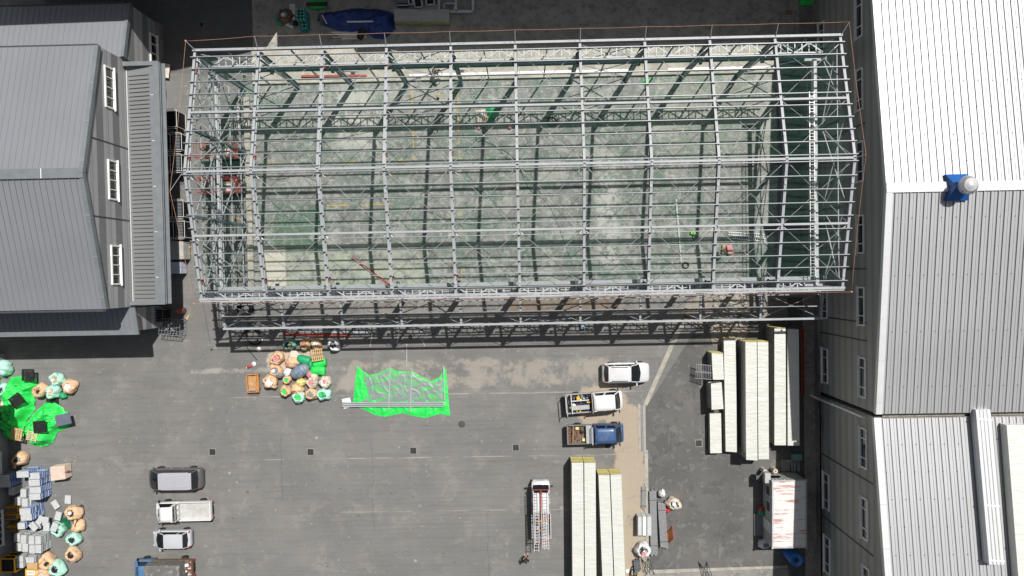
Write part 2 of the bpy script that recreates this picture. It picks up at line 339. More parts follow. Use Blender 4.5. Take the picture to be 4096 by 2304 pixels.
def paint(name, c, rough=.28, dirt=None): return M(name, c, rough, .03, 1, .1, .5, coat=.5, dirt=dirt, dsc=1.4, dlo=.5, dhi=.8)
p_white = paint('white_car_paint', (.8, .8, .8)); p_silver = paint('silver_car_paint', (.52, .54, .57)); p_grey = paint('grey_car_paint', (.1, .103, .11)); p_vanroof = paint('silver_grey_roof', (.42, .43, .47))
p_blue = paint('faded_blue_paint', (.045, .1, .23), .45, (.12, .17, .25)); p_lblue = paint('light_blue_paint', (.09, .2, .38), .4); p_suv = paint('pearl_suv_paint', (.66, .67, .69))
m_lamp = M('red_lamp_lens', (.5, .02, .02), .2, .1, 5); m_head = M('head_lamp_lens', (.7, .72, .75), .1, .1, 5); m_alloy = M('wheel_alloy', (.55, .55, .55), .35, .1, 5, .6)
m_bed = M('worn_truck_bed', (.46, .46, .44), .6, .1, 2, dirt=(.33, .3, .26), dsc=1.4); m_canvas = M('grey_canvas', (.13, .13, .125), .85, .1, 1.5, dirt=(.24, .24, .23), dsc=2.5, dlo=.5, dhi=.65)
m_dirt = M('brown_site_dirt', (.17, .11, .07), .9, .3, 5, bump=.8, bsc=12)
m_skin = M('skin', (.42, .25, .17), .6, .05, 5); m_navy = M('navy_cloth', (.015, .018, .03), .85, .2, 8); m_dgreen = M('dark_green_cloth', (.015, .035, .03), .85, .2, 8); m_hair = M('black_hair', (.008, .007, .007), .6, .2, 9); m_boot = M('tan_shoe', (.55, .36, .18), .7, .1, 6)
m_cpipe = M('blue_tank_plastic', (.02, .16, .5), .4, .1, 3, 0, .5); m_rope2 = M('white_rope', (.75, .75, .74), .7, .05, 9)
m_teal = M('teal_bottle_plastic', (.02, .27, .25), .3, .2, 9, 0, .5); m_canv = M('vent_blue_paint', (.01, .1, .36), .35, .08, 2, 0, .5); m_alu = M('bright_aluminium', (.72, .72, .73), .3, .06, 6, .35)
m_stone = conc_mat('broken_concrete', (.42, .39, .34), (.3, .27, .23), (.55, .5, .43), .5, 3)

# ================================================================= SETTING
def sheet(name, poly, z, m, t=.0, label=None):
    b = MB(); b.prism([(p[0], p[1]) for p in poly], z-.003 if not t else z-t, z, m); o = b.build(name); tag(o, label, kind='structure'); return o
def gp(*pts, h=0): return [G(x, y, h) for x, y in pts]
def rect(x0, x1, y0, y1): return [(x0, y0), (x1, y0), (x1, y1), (x0, y1)]
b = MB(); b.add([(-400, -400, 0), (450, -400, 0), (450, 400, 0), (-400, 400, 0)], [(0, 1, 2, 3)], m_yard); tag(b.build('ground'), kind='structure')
sheet('east_yard', gp((2578, 1640), (2800, 1290), (3260, 1270), (3300, 2500), (2584, 2500)), .006, m_east)
sheet('north_yard', [(.9, 22.3), (60, 21.6), (60, 60), (.9, 60)], .006, m_north)
sheet('workshop_floor', [(.15, .25), (48.6, .1), (48.6, 19.3), (.15, 19.3)], .05, m_slab, .06)
sheet('back_ledge', [(.85, 19.35), (48.55, 19.35), (48.55, 22.2), (.85, 22.4)], .3, m_ledge, .31)
sheet('end_ledge', [(-.02, .3), (.5, .3), (.5, 18.2), (-.02, 18.2)], .3, m_ledge, .31)
sheet('front_ledge', [(.3, -.12), (34.5, -.12), (34.5, .22), (.3, .22)], .12, m_cream, .12)
sheet('diagonal_joint', gp((2572, 1620), (2590, 1620), (2720, 1330), (2795, 1210), (2782, 1210), (2700, 1330)), .011, m_cream)
sheet('yard_joint', gp((2578, 1800), (2592, 1800), (2598, 2304), (2584, 2304)), .012, m_cream)
sheet('lower_joint', gp((2590, 2280), (3150, 2262), (3150, 2272), (2590, 2296)), .013, m_cream)
sheet('lower_yard', gp((2592, 2297), (3150, 2273), (3170, 2420), (2592, 2420)), .010, conc_mat('lower_concrete', (.27, .265, .25), (.2, .196, .188), (.36, .35, .33), .6, .5))
sheet('wall_drain_channel', gp((3150, 1190), (3222, 1190), (3226, 2600), (3165, 2600)), .012, m_rubble if False else conc_mat('channel_concrete', (.1, .098, .095), (.075, .074, .07), (.14, .13, .12), .5, .8))
sheet('east_kerb', [(50.75, -50), (51.95, -50), (51.95, 60), (50.75, 60)], .16, m_kerb, .16)
# yellow floor markings, worn
def line(a, b_, wd=.12, z=.055):
    a = G(*a); b_ = G(*b_); m = MB(); n = (b_-a).length; k = max(2, int(n/.5))
    for i in range(k):
        if random.random() < .18: continue
        p = a.lerp(b_, i/k); q = a.lerp(b_, (i+.97)/k); m.beam((p.x, p.y, z), (q.x, q.y, z), wd*random.uniform(.7, 1.05), .003, m_line)
    tag(m.build('floor_marking'), kind='structure')
line((1068, 655), (1140, 655)); line((1360, 648), (1448, 646)); line((1590, 642), (1655, 641)); line((1648, 350), (1655, 642)); line((1830, 370), (1838, 640)); line((1308, 822), (1395, 821)); line((1442, 820), (1575, 816)); line((1843, 840), (1845, 935)); line((1846, 1075), (1846, 1120)); line((1062, 660), (1062, 700)); line((1048, 930), (1050, 1010))

# broken-up trench of rubble
def pebbles(name, poly, n, r0, r1, m, label, cat=None, seed=1):
    rng = random.Random(seed); b = MB(); xs = [p[0] for p in poly]; ys = [p[1] for p in poly]
    while n > 0:
        x = rng.uniform(min(xs), max(xs)); y = rng.uniform(min(ys), max(ys))
        if not inside(x, y, poly): continue
        n -= 1; r = r0+(r1-r0)*rng.random()**2.5
        bm = bmesh.new(); bmesh.ops.create_icosphere(bm, subdivisions=1, radius=r)
        V = [Vector((v.co.x*rng.uniform(.6, 1.3), v.co.y*rng.uniform(.6, 1.3), v.co.z*rng.uniform(.4, .9)))+Vector((x, y, r*.3)) for v in bm.verts]
        b.add(V, [[v.index for v in f.verts] for f in bm.faces], m); bm.free()
    o = b.build(name); o['kind'] = 'stuff'; o['label'] = label; return o
def inside(x, y, P):
    c = False; j = len(P)-1
    for i in range(len(P)):
        if (P[i][1] > y) != (P[j][1] > y) and x < (P[j][0]-P[i][0])*(y-P[i][1])/(P[j][1]-P[i][1])+P[i][0]: c = not c
        j = i
    return c
trench = gp((2855, 1175), (2970, 1165), (2990, 1240), (2975, 1330), (2960, 1370), (2870, 1370), (2845, 1320), (2860, 1250))
sheet('dug_earth', gp((2750, 1205), (2850, 1165), (2985, 1165), (3000, 1250), (2985, 1345), (2960, 1385), (2850, 1380), (2835, 1300), (2735, 1290), (2720, 1260)), .012, m_rubble)
pebbles('rubble', trench, 900, .04, .26, m_stone, 'broken concrete rubble in the dug trench between the steel frame and the panel stacks')
b = MB(); b.prism(gp((2868, 1183), (2912, 1183), (2905, 1212), (2870, 1205)), .0, .02, m_coal); tag(b.build('pit'), kind='structure')
b = MB(); b.prism([(p[0], p[1]) for p in gp((2850, 1153), (2925, 1150), (2922, 1178), (2850, 1180))], .0, .3, m_cream); one(b, 'concrete_block', 'pale cast concrete block beside the dark pit at the rubble trench', 'concrete block', bevel=.02)

# ================================================================= BUILDINGS
def gable_block(t, X0, X1, pts, wallm, roofm, ribs, side, over=.12, rib_w=.05, rib_h=.06, rib_m=None, wall_t=.2):
    """prism building whose gable face stands at X=X0; pts = [(Y,z)...] roof outline north to south"""
    s = 1 if X1 > X0 else -1
    b = MB(); poly = [(y, z) for y, z in pts]; n = len(poly)
    full = [(poly[0][0], 0)] + poly + [(poly[-1][0], 0)]
    A = [(X0, y, z-.03 if z else 0) for y, z in full]; B = [(X1, y, z-.03 if z else 0) for y, z in full]; k = len(full)
    b.add(A+B, [tuple(range(k)), tuple(reversed(range(k, 2*k)))]+[(i, (i+1) % k, (i+1) % k+k, i+k) for i in range(k) if i in (0, k-2)], wallm)
    b.build('wall', t)
    b = MB(); xo = X0-s*over
    for i in range(n-1):
        (y0, z0), (y1, z1) = poly[i], poly[i+1]
        a = [(xo, y0, z0), (X1, y0, z0), (X1, y1, z1), (xo, y1, z1)]
        b.add(a+[(x, y, z+.06) for x, y, z in a], [(0, 1, 2, 3), (7, 6, 5, 4), (0, 1, 5, 4), (1, 2, 6, 5), (2, 3, 7, 6), (3, 0, 4, 7)], roofm)
        N = int(abs(X1-X0)/ribs)
        for j in range(1, N):
            x = X0+s*j*ribs; b.beam((x, y0-.25 if i else y0, z0+.06+rib_h/2), (x, y1+(.25 if i == n-2 and False else 0), z1+.06+rib_h/2), rib_w, rib_h, roofm)
            if ribs > .45 and rib_m is not None: b.beam((x-s*.052, y0, z0+.068), (x-s*.052, y1, z1+.068), .042, .012, m_ribshade_pan); b.beam((x+ribs*.5, y0, z0+.065), (x+ribs*.5, y1, z1+.065), .025, .012, m_ribshade_pan)  # strip beside each rib is painted shade, no sheet lap; thinner one mid pan
    if rib_m is not None:
        for i in range(n-1):
            (y0, z0), (y1, z1) = poly[i], poly[i+1]; Ls = abs(y1-y0); K = int(Ls/1.95)
            for k in range(1, K):
                f = k/K
                for j in range(1, 46, 2): b.box((X0+s*(j+(.5 if k % 2 else 0))*ribs-s*.02, y0+(y1-y0)*f, z0+(z1-z0)*f+.14), (.05, .06, .02), m_trimG)
    b.build('roof', t)
def verge(t, X0, s, pts, m, wd=.45, joints=3.1, jm=None, name='verge_flashing'):
    b = MB()
    for (y0, z0), (y1, z1) in zip(pts[:-1], pts[1:]):
        b.beam((X0-s*.14+s*wd/2, y0, z0+.13), (X0-s*.14+s*wd/2, y1, z1+.13), wd, .05, m, (0, 0, 1))
        b.beam((X0-s*.155, y0, z0-.03), (X0-s*.155, y1, z1-.03), .03, .36, m, (0, 0, 1))
        L = abs(y1-y0); N = int(L/joints)
        for j in range(1, N+1):
            f = j/(N+.3); b.beam((X0-s*.17, y0+(y1-y0)*f, z0+(z1-z0)*f+.165), (X0-s*.14+s*wd*1.05, y0+(y1-y0)*f, z0+(z1-z0)*f+.165), .035, .02, jm or m_galv)
    b.build(name, t)
def wall_window(t, X, y0, y1, z0, z1, s, nd=3, frac=(.25, .75)):
    """window in the wall plane X, outward normal -s*X"""
    b = MB(); o = -s*.05; fr = .12; wm = m_wht
    for a in (z0, z1): b.box((X+o, (y0+y1)/2, a), (.12, abs(y1-y0)+fr, fr), wm)
    for a in (y0, y1): b.box((X+o, a, (z0+z1)/2), (.118, fr, abs(z1-z0)-fr), wm)
    for f in frac: b.box((X+o*.8, y0+(y1-y0)*f, (z0+z1)/2), (.09, .07, abs(z1-z0)-fr), wm)
    b.box((X+o*2.6, (y0+y1)/2, z0-.02), (.16, abs(y1-y0)+.3, .05), wm)
    f = b.build('window', t)
    g = MB(); g.box((X-s*.012, (y0+y1)/2, (z0+z1)/2), (.02, abs(y1-y0)-fr*.8, abs(z1-z0)-fr*.8), m_glassD); g.build('pane', f)
def wp(px, py, X):      # pixel to point on the vertical plane x = X
    d = _R @ Vector(((px-2048)/2730.67, -(py-1152)/2730.67, -1)); t = (X-_C.x)/d.x; p = _C+d*t; return p.y, p.z

# -- east hall
XE = 51.9
eh = thing('factory_hall', 'long pale ribbed-roof hall with grey siding along the right edge, carrying the ridge turbine', 'building', (0, 0, 0))
ptsE = [(45.0, 8.0), (7.17, 12.6), (-9.6, 10.85)]
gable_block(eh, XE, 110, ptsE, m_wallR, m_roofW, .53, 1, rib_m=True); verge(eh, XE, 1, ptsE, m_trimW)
b = MB(); b.prism([(XE-.14, 7.6), (110, 7.6), (110, 7.17), (XE-.14, 7.17)], 12.66, 12.77, m_trimW); b.prism([(XE-.14, 6.9), (110, 6.9), (110, 7.17), (XE-.14, 7.17)], 12.66, 12.77, m_trimW); b.build('ridge_cap', eh)
b = MB(); b.box((XE-.06, 8, .5), (.14, 75, 1.0), m_kerb); b.build('plinth', eh)
b = MB()
for pl in (((3407, 515), (3519, 462)), ((3400, 1282), (3525, 772)), ((3395, 1076), (3535, 1074)), ((3300, 1332), (3507, 1376)), ((3295, 1586), (3490, 1662))):
    ya, za = wp(*pl[0], XE); b = MB(); b.box((XE-.03, ya, 5.2), (.03, .09, 8.4), m_trimD); b.build('wall_joint', eh)
for (x, ya, yb) in ((3438, -20, 150), (3440, 278, 440), (3442, 568, 726), (3444, 862, 1012), (3447, 1150, 1300), (3452, 1432, 1588)):
    y0, z0 = wp(x-11, (ya+yb)/2, XE); y1, z1 = wp(x+13, (ya+yb)/2, XE); Ya = wp(x, ya, XE)[0]; Yb = wp(x, yb, XE)[0]; wall_window(eh, XE, Ya, Yb, z0, z1, 1)
for (x, ya, yb) in ((3288, 92, 220), (3300, 1162, 1272), (3302, 1396, 1530)):
    y0, z0 = wp(x-10, (ya+yb)/2, XE); y1, z1 = wp(x+10, (ya+yb)/2, XE); Ya = wp(x, ya, XE)[0]; Yb = wp(x, yb, XE)[0]; wall_window(eh, XE, Ya, Yb, z0, z1, 1)
# -- second east hall
e2 = thing('factory_hall', 'bright white-roofed hall at the lower right corner with wrapped panels lying on its roof', 'building', (0, 0, 0))
ptsF = [(-9.95, 10.5), (-30.0, 13.0), (-50, 10.5)]
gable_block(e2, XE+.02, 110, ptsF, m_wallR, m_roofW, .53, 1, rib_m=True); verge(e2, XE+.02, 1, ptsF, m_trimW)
b = MB(); b.box((XE-.04, -30, .5), (.14, 39.5, 1.0), m_kerb); b.build('plinth', e2)
b = MB()
for (x, y) in ((3380, 1870), (3400, 2150)):
    ya = wp(x, y, XE)[0]; b = MB(); b.box((XE-.02, ya, 5.6), (.03, .09, 9.0), m_trimD); b.build('wall_joint', e2)
for (x, ya, yb) in ((3455, 1715, 1870), (3460, 1995, 2155), (3466, 2272, 2420)):
    y0, z0 = wp(x-11, (ya+yb)/2, XE); y1, z1 = wp(x+13, (ya+yb)/2, XE); wall_window(e2, XE+.02, wp(x, ya, XE)[0], wp(x, yb, XE)[0], z0, z1, 1)
for (x, ya, yb) in ((3306, 1895, 2035), (3310, 2150, 2290)):
    y0, z0 = wp(x-10, (ya+yb)/2, XE); y1, z1 = wp(x+10, (ya+yb)/2, XE); wall_window(e2, XE+.02, wp(x, ya, XE)[0], wp(x, yb, XE)[0], z0, z1, 1)
b = MB(); b.box((80, -9.78, 10.4), (55, .32, .06), m_kerb); b.box((80, -9.97, 10.52), (55, .04, .25), m_cream); b.build('valley_gutter', e2)
# wall pipe, wall unit
a = wp(3262, 1588, XE-.1); c = wp(3452, 1668, XE-.1); b = MB(); b.tube([(XE-.6, a[0]+.2, .35), (XE-.14, a[0]-.05, 1.0), (XE-.14, (a[0]+c[0])/2, (1+c[1])/2), (XE-.14, c[0], c[1]), (XE+.05, c[0], c[1]+.1)], .1, m_wht, 10)
for f in (.35, .66): b.tube([(XE-.14, a[0]+(c[0]-a[0])*f, 1+(c[1]-1)*f-.1), (XE-.14, a[0]+(c[0]-a[0])*f, 1+(c[1]-1)*f+.1)], .125, m_wht, 10)
one(b, 'drain_pipe', 'white slanting drain pipe running up the grey hall wall', 'pipe', smooth=False)
t = thing('wall_vent_unit', 'grey louvred box fixed low on the hall wall below the drain pipe', 'vent', G(3290, 1690, .9)); b = MB(); b.box((.35, 0, .3), (1.1, 1.25, .9), m_trimG); b.build('housing', t, bevel=.02)
b = MB(); [b.box((-.05+.13*i, 0, .78), (.07, 1.1, .05), m_crG) for i in range(7)]; b.box((.6, 0, .77), (.5, 1.1, .04), m_crG); b.build('louvre', t)
# ridge turbine vent
t = thing('turbine_vent', 'spinning silver turbine vent on a blue saddle astride the white ridge', 'roof vent', (G(3835, 757, 12.8).x-.1, 7.17, 12.72))
b = MB(); b.loft([[(-.85, -.95, -.1), (.75, -.95, -.1), (.75, -.95, .1), (-.85, -.95, .1)], [(-.6, 0, 0), (.55, 0, 0), (.45, 0, .75), (-.45, 0, .75)], [(-.85, .95, -.1), (.75, .95, -.1), (.75, .95, .1), (-.85, .95, .1)]], m_canv); b.build('saddle', t)
b = MB(); b.lathe([(.42, .3), (.42, 1.0)], (0, 0, 0), m_canv, 20); b.build('neck', t, True)
b = MB(); 
for k in range(36):
    a = 2*PI*k/36; pr = [(.45, 1.0), (.6, 1.12), (.66, 1.3), (.6, 1.48), (.44, 1.58)]
    for (r0, z0), (r1, z1) in zip(pr[:-1], pr[1:]): b.beam((r0*math.cos(a), r0*math.sin(a), z0), (r1*math.cos(a+.05), r1*math.sin(a+.05), z1), .09, .01, m_alu, (math.cos(a+.7), math.sin(a+.7), .3))
b.build('turbine_blades', t)
b = MB(); b.lathe([(.5, 1.54), (.46, 1.6), (.3, 1.63), (.28, 1.66), (.12, 1.7), (.03, 1.74)], (0, 0, 0), m_alu, 24); b.build('turbine_cap', t, True)
# panels on the second roof
def roofz(y): return 10.5+(-9.95-y)*.1247+.15
def bundle(name, label, pts, h, z0=None, mt=None, ms=None, layers=0, ends=None, group=None, cat='panel stack', parent=None, straps=(), gap=None):
    """film-wrapped stack standing on the ground: pts = corner pixels of its top at height h"""
    P = gp(*pts, h=h); t = thing(name, label, cat, (0, 0, 0), 0, group); b = MB()
    z0 = .08 if z0 is None else z0
    n = len(P); fz = z0 if callable(z0) else (lambda p: z0)
    top = (lambda p: fz(p)+h-0) if callable(z0) else (lambda p: h)
    ins = [P[i]+((P[i-1]-P[i]).normalized()+(P[(i+1) % n]-P[i]).normalized())*.05 for i in range(n)]
    L = max(1, layers); hh = h-z0
    for k in range(L):
        q = P if k % 2 == 0 else [P[i]+((P[i-1]-P[i]).normalized()+(P[(i+1) % n]-P[i]).normalized())*.02 for i in range(n)]
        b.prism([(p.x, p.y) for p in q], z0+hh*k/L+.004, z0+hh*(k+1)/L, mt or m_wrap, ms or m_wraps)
    b.build('wrapped_panels', t, bevel=.03)
    if z0 > .05:
        b = MB(); a, c, d, e = P[0], P[1], P[2], P[3]
        for f in (.12, .5, .88): b.beam(a.lerp(e, f).xy.to_3d()+Vector((0, 0, z0/2)), c.lerp(d, f).xy.to_3d()+Vector((0, 0, z0/2)), .1, z0*.95, m_woodd)
        b.build('bearer', t)
    if len(P) == 4 and (P[0]-P[3]).length > 7 and cat == 'panel stack' and not callable(z0):
        Ls = (P[0]-P[3]).length
        for k in range(int(Ls/2.6)):
            f = (k+.6)/int(Ls/2.6); q = MB(); a_, c_2 = P[0].lerp(P[3], f), P[1].lerp(P[2], f); a_.z = c_2.z = h+.006; q.beam(a_, c_2, .03, .006, m_tanl); q.build('strap', t)
    if ends is not None:
        b = MB()
        for (i, j) in ends:
            for k in range(4):
                z = z0+hh*(k+.5)/4; a = P[i].copy(); c = P[j].copy(); a.z = c.z = z; o = ((P[i]+P[j])/2-(P[0]+P[2])/2).normalized()*.03; b.beam(a+o, c+o, .05, hh/4*.55, m_wool)
        b.build('insulation_edge', t)
    for (i, j, f) in straps:
        pass
    return t
# roof bundles
for nm, lb, x0, x1, ya, yb in (('panel_bundle', 'ribbed white sheet bundle lying along the lower right roof beside the shadow gap', 3907, 3965, 1640, 2272), ('panel_bundle', 'cream film-wrapped panel stack at the right end of the lower right roof', 4025, 4110, 1700, 2500)):
    t = thing(nm, lb, 'panel stack', (0, 0, 0)); b = MB(); hh = .75
    ya_, yb_ = G(x0, ya, 11.4).y, G(x0, yb, 13.2).y; xa, xb = G(x0, ya, 11.4).x, G(x1, ya, 11.4).x; xc, xd = G(x0+62 if x0 < 4000 else x0+55, yb, 13).x, G(x1+65, yb, 13).x
    mm = m_trimW if x0 < 4000 else m_wrap
    for k in range(3):
        V = [(xa, ya_, roofz(ya_)+hh*k/3), (xb, ya_, roofz(ya_)+hh*k/3), (xd, yb_, roofz(yb_)+hh*k/3), (xc, yb_, roofz(yb_)+hh*k/3)]; b.add(V+[(x, y, z+hh/3-.02) for x, y, z in V], [(3, 2, 1, 0), (4, 5, 6, 7), (0, 1, 5, 4), (1, 2, 6, 5), (2, 3, 7, 6), (3, 0, 4, 7)], mm)
    b.build('wrapped_panels', t)
    if x0 < 4000:
        b = MB(); [b.beam((xa+(xb-xa)*f, ya_, roofz(ya_)+hh+.0), (xc+(xd-xc)*f, yb_, roofz(yb_)+hh+.0), .035, .04, m_galv) for f in (.25, .5, .75)]; b.build('rib', t)
    for f in (.06, .62, .97): b = MB(); b.beam((xa+(xc-xa)*f-.04, ya_+(yb_-ya_)*f, roofz(ya_+(yb_-ya_)*f)+hh+.03), (xb+(xd-xb)*f+.04, ya_+(yb_-ya_)*f-.1, roofz(ya_+(yb_-ya_)*f)+hh+.03), .12, .02, m_whts); b.build('strap', t)

# -- west hall
XW = -7.8
wh = thing('factory_hall', 'dark grey gabled hall filling the upper left with three white-framed windows in its end wall', 'building', (0, 0, 0))
ptsW = [(20.05, 9.3), (9.75, 11.7), (-.65, 9.3)]
gable_block(wh, XW, -60, ptsW, m_wallL, m_roofG, .47, -1, rib_w=.035, rib_h=.035); verge(wh, XW, -1, ptsW, m_trimG, .3)
b = MB(); b.prism([(XW+.15, 10.1), (-60, 10.1), (-60, 9.75), (XW+.15, 9.75)], 11.72, 11.84, m_trimG); b.prism([(XW+.15, 9.35), (-60, 9.35), (-60, 9.75), (XW+.15, 9.75)], 11.72, 11.84, m_trimG)
for k in range(12): b.box((XW-3.0-k*5.6, 9.73, 11.85), (.05, .75, .03), m_wht)
b.build('ridge_cap', wh)
b = MB(); b.box((-34, 20.12, 9.25), (52.4, .16, .14), m_trimD); b.box((-34, -.75, 9.2), (52.4, .2, .14), m_trimD); b.build('gutter', wh)
for (xa, xb, ya, yb) in ((419, 452, 272, 430), (433, 466, 645, 797), (445, 478, 984, 1136)):
    ym = (ya+yb)/2; z1 = wp(xa, ym, XW)[1]; z0 = wp(xb, ym, XW)[1]; wall_window(wh, XW, wp((xa+xb)/2, ya, XW)[0], wp((xa+xb)/2, yb, XW)[0], z0, z1, -1, frac=(.25, .5, .75))
b = MB()
for (x, y) in ((432, 570), (440, 872)): b = MB(); b.box((XW+.02, wp(x, y, XW)[0], 7.9), (.04, .09, 5.0), m_trimD); b.build('wall_joint', wh)
# projecting canopy of the west hall
b = MB(); XC = -4.7
b.add([(XW+.02, 19.65, 5.55), (XC-.35, 19.65, 6.05), (XC-.35, -.4, 6.05), (XW+.02, -.4, 5.55), (XW+.02, 19.65, 5.45), (XC-.35, 19.65, 5.95), (XC-.35, -.4, 5.95), (XW+.02, -.4, 5.45)], [(0, 1, 2, 3), (7, 6, 5, 4), (0, 1, 5, 4), (1, 2, 6, 5), (2, 3, 7, 6), (3, 0, 4, 7)], m_canroof)
y = 18.7
while y > 0: b.beam((XW+.3, y, 5.64), (XC-.9, y, 6.0), .03, .05, m_trimD); y -= .345
b.build('canopy_roof', wh)
b = MB(); b.box((XC-.2, 9.62, 6.16), (.5, 20.2, .06), m_trimG); b.box((XC+.02, 9.62, 5.9), (.05, 20.2, .5), m_trimD); b.box((XC-.35, 9.62, 6.0), (.9, 20.1, .08), m_trimG)
b.box((-6.2, 19.6, 6.0), (3.0, .35, .3), m_trimG); b.box((-6.2, -.36, 6.0), (3.0, .25, .3), m_trimG); b.box((XC+.2, 9.62, 5.72), (.3, 20.1, .06), m_trimG)
for k in range(5): b.box((XC-.35, 17.0-3.8*k, 6.05), (.8, .04, .03), m_wht)
b.build('canopy_fascia', wh)
b = MB(); b.tube([(XW+.12, 19.3, 5.62), (XW+.12, -.2, 5.62)], .05, m_crG, 6); b.build('canopy_gutter', wh)
# low side annex in front of the west hall
an = thing('side_annex', 'low lean-to annex with a mostly shaded roof along the front of the left hall', 'building', (0, 0, 0))
b = MB(); V = [(-60, -.7, 5.9), (-7.55, -.7, 5.9), (-7.55, -2.9, 5.4), (-60, -2.9, 5.4)]; b.add(V+[(x, y, z-.12) for x, y, z in V], [(0, 1, 2, 3), (7, 6, 5, 4), (0, 1, 5, 4), (1, 2, 6, 5), (2, 3, 7, 6), (3, 0, 4, 7)], m_roofG)
for k in range(1, 110): b.beam((-7.55-.47*k, -.72, 5.92), (-7.55-.47*k, -2.85, 5.43), .035, .035, m_roofG)
b.build('roof', an)
b = MB(); b.beam((-60, -2.88, 5.45), (-7.5, -2.88, 5.45), .28, .12, m_trimG); b.beam((-7.5, -.7, 5.92), (-7.5, -3.0, 5.42), .3, .14, m_trimG); b.build('roof_trim', an)
b = MB(); b.box((-34.2, -1.75, 2.62), (52.4, 2.0, 5.24), m_wallL); b.build('wall', an)
# -- rear west building
XB = -7.6
rb = thing('factory_hall', 'dark grey hall behind the left hall at the top left corner, partly shaded', 'building', (0, 0, 0))
ptsB = [(24.95, 5.1), (20.12, 6.25)]
gable_block(rb, XB, -60, ptsB, m_wallL, m_roofG, .47, -1, rib_w=.035, rib_h=.035); verge(rb, XB, -1, ptsB, m_trimG, .22)
ya, za = wp(605, 150, XB); wall_window(rb, XB, wp(612, 142, XB)[0], wp(612, 252, XB)[0], wp(625, 200, XB)[1], wp(600, 200, XB)[1], -1, frac=(.33, .66))
b = MB(); b.box((XB+.08, 21.5, .45), (.3, 7.0, .9), m_kerb); b.build('plinth', rb)
b = MB(); b.box((-34, 25.0, 5.12), (52.4, .14, .12), m_trimD); b.build('gutter', rb)
# -- north buildings, beyond the top edge, whose shade falls over the back strip
def H_for(px, py, Y0): 
    g = G(px, py); return (Y0-g.y)/.467, g.x+.33*(Y0-g.y)/.467
Y0 = 27.6
hA, xA = H_for(700, 283, Y0); hB, xB = H_for(1065, 192, Y0); h1, x1 = H_for(515, 96, Y0)
na = thing('rear_warehouse', 'grey warehouse wall beyond the top edge, left of the narrow sunlit gap', 'building'); b = MB()
poly = [(-18.4, 0), (xB, 0), (xB, hB), (xA, hA), (-18.4, hA+.6)]
b.add([(x, Y0, z) for x, z in poly]+[(x, Y0+25, z) for x, z in poly], [(0, 1, 2, 3, 4), (9, 8, 7, 6, 5)]+[(i, (i+1) % 5, (i+1) % 5+5, i+5) for i in range(5)], m_wallL); b.build('wall', na)
h2, x2 = H_for(1107, 203, Y0); h3, x3 = H_for(1424, 203, Y0); h4, x4 = H_for(1430, 226, Y0); h5, x5 = H_for(2700, 204, Y0)
nb = thing('rear_warehouse', 'long warehouse beyond the top edge whose shade covers the rear storage strip', 'building'); b = MB()
poly = [(x2+.05, 0), (75, 0), (75, h5), (x4, h4), (x3, h3), (x2+.05, h2)]
b.add([(x, Y0, z) for x, z in poly]+[(x, Y0+25, z) for x, z in poly], [tuple(range(6)), tuple(reversed(range(6, 12)))]+[(i, (i+1) % 6, (i+1) % 6+6, i+6) for i in range(6)], m_wallL); b.build('wall', nb)
# -- workshop at the lower left edge with a wide overhanging roof
wk = thing('workshop', 'pale grey workshop wall at the lower left edge with white barred windows', 'building'); b = MB(); XK = -23.1
b.box((XK-6, -30, 3.6), (12, 50, 7.2), M('pale_render', (.3, .31, .33), .7, .1, 1)); b.build('wall', wk)
b = MB(); b.box((-29.3, -31.5, 8.75), (20.6, 51, .18), m_roofG); b.build('roof', wk)
b = MB(); [b.box((XK+.0-.0, y, 2.4), (.001, .1, .1), m_wht) for y in ()]
wall_window(wk, XK, wp(4, 2045, XK)[0], wp(4, 2180, XK)[0], 1.1, 2.6, -1, frac=(.2, .4, .6, .8))
wall_window(wk, XK, wp(4, 1810, XK)[0], wp(4, 1900, XK)[0], 1.1, 2.6, -1, frac=(.33, .66))

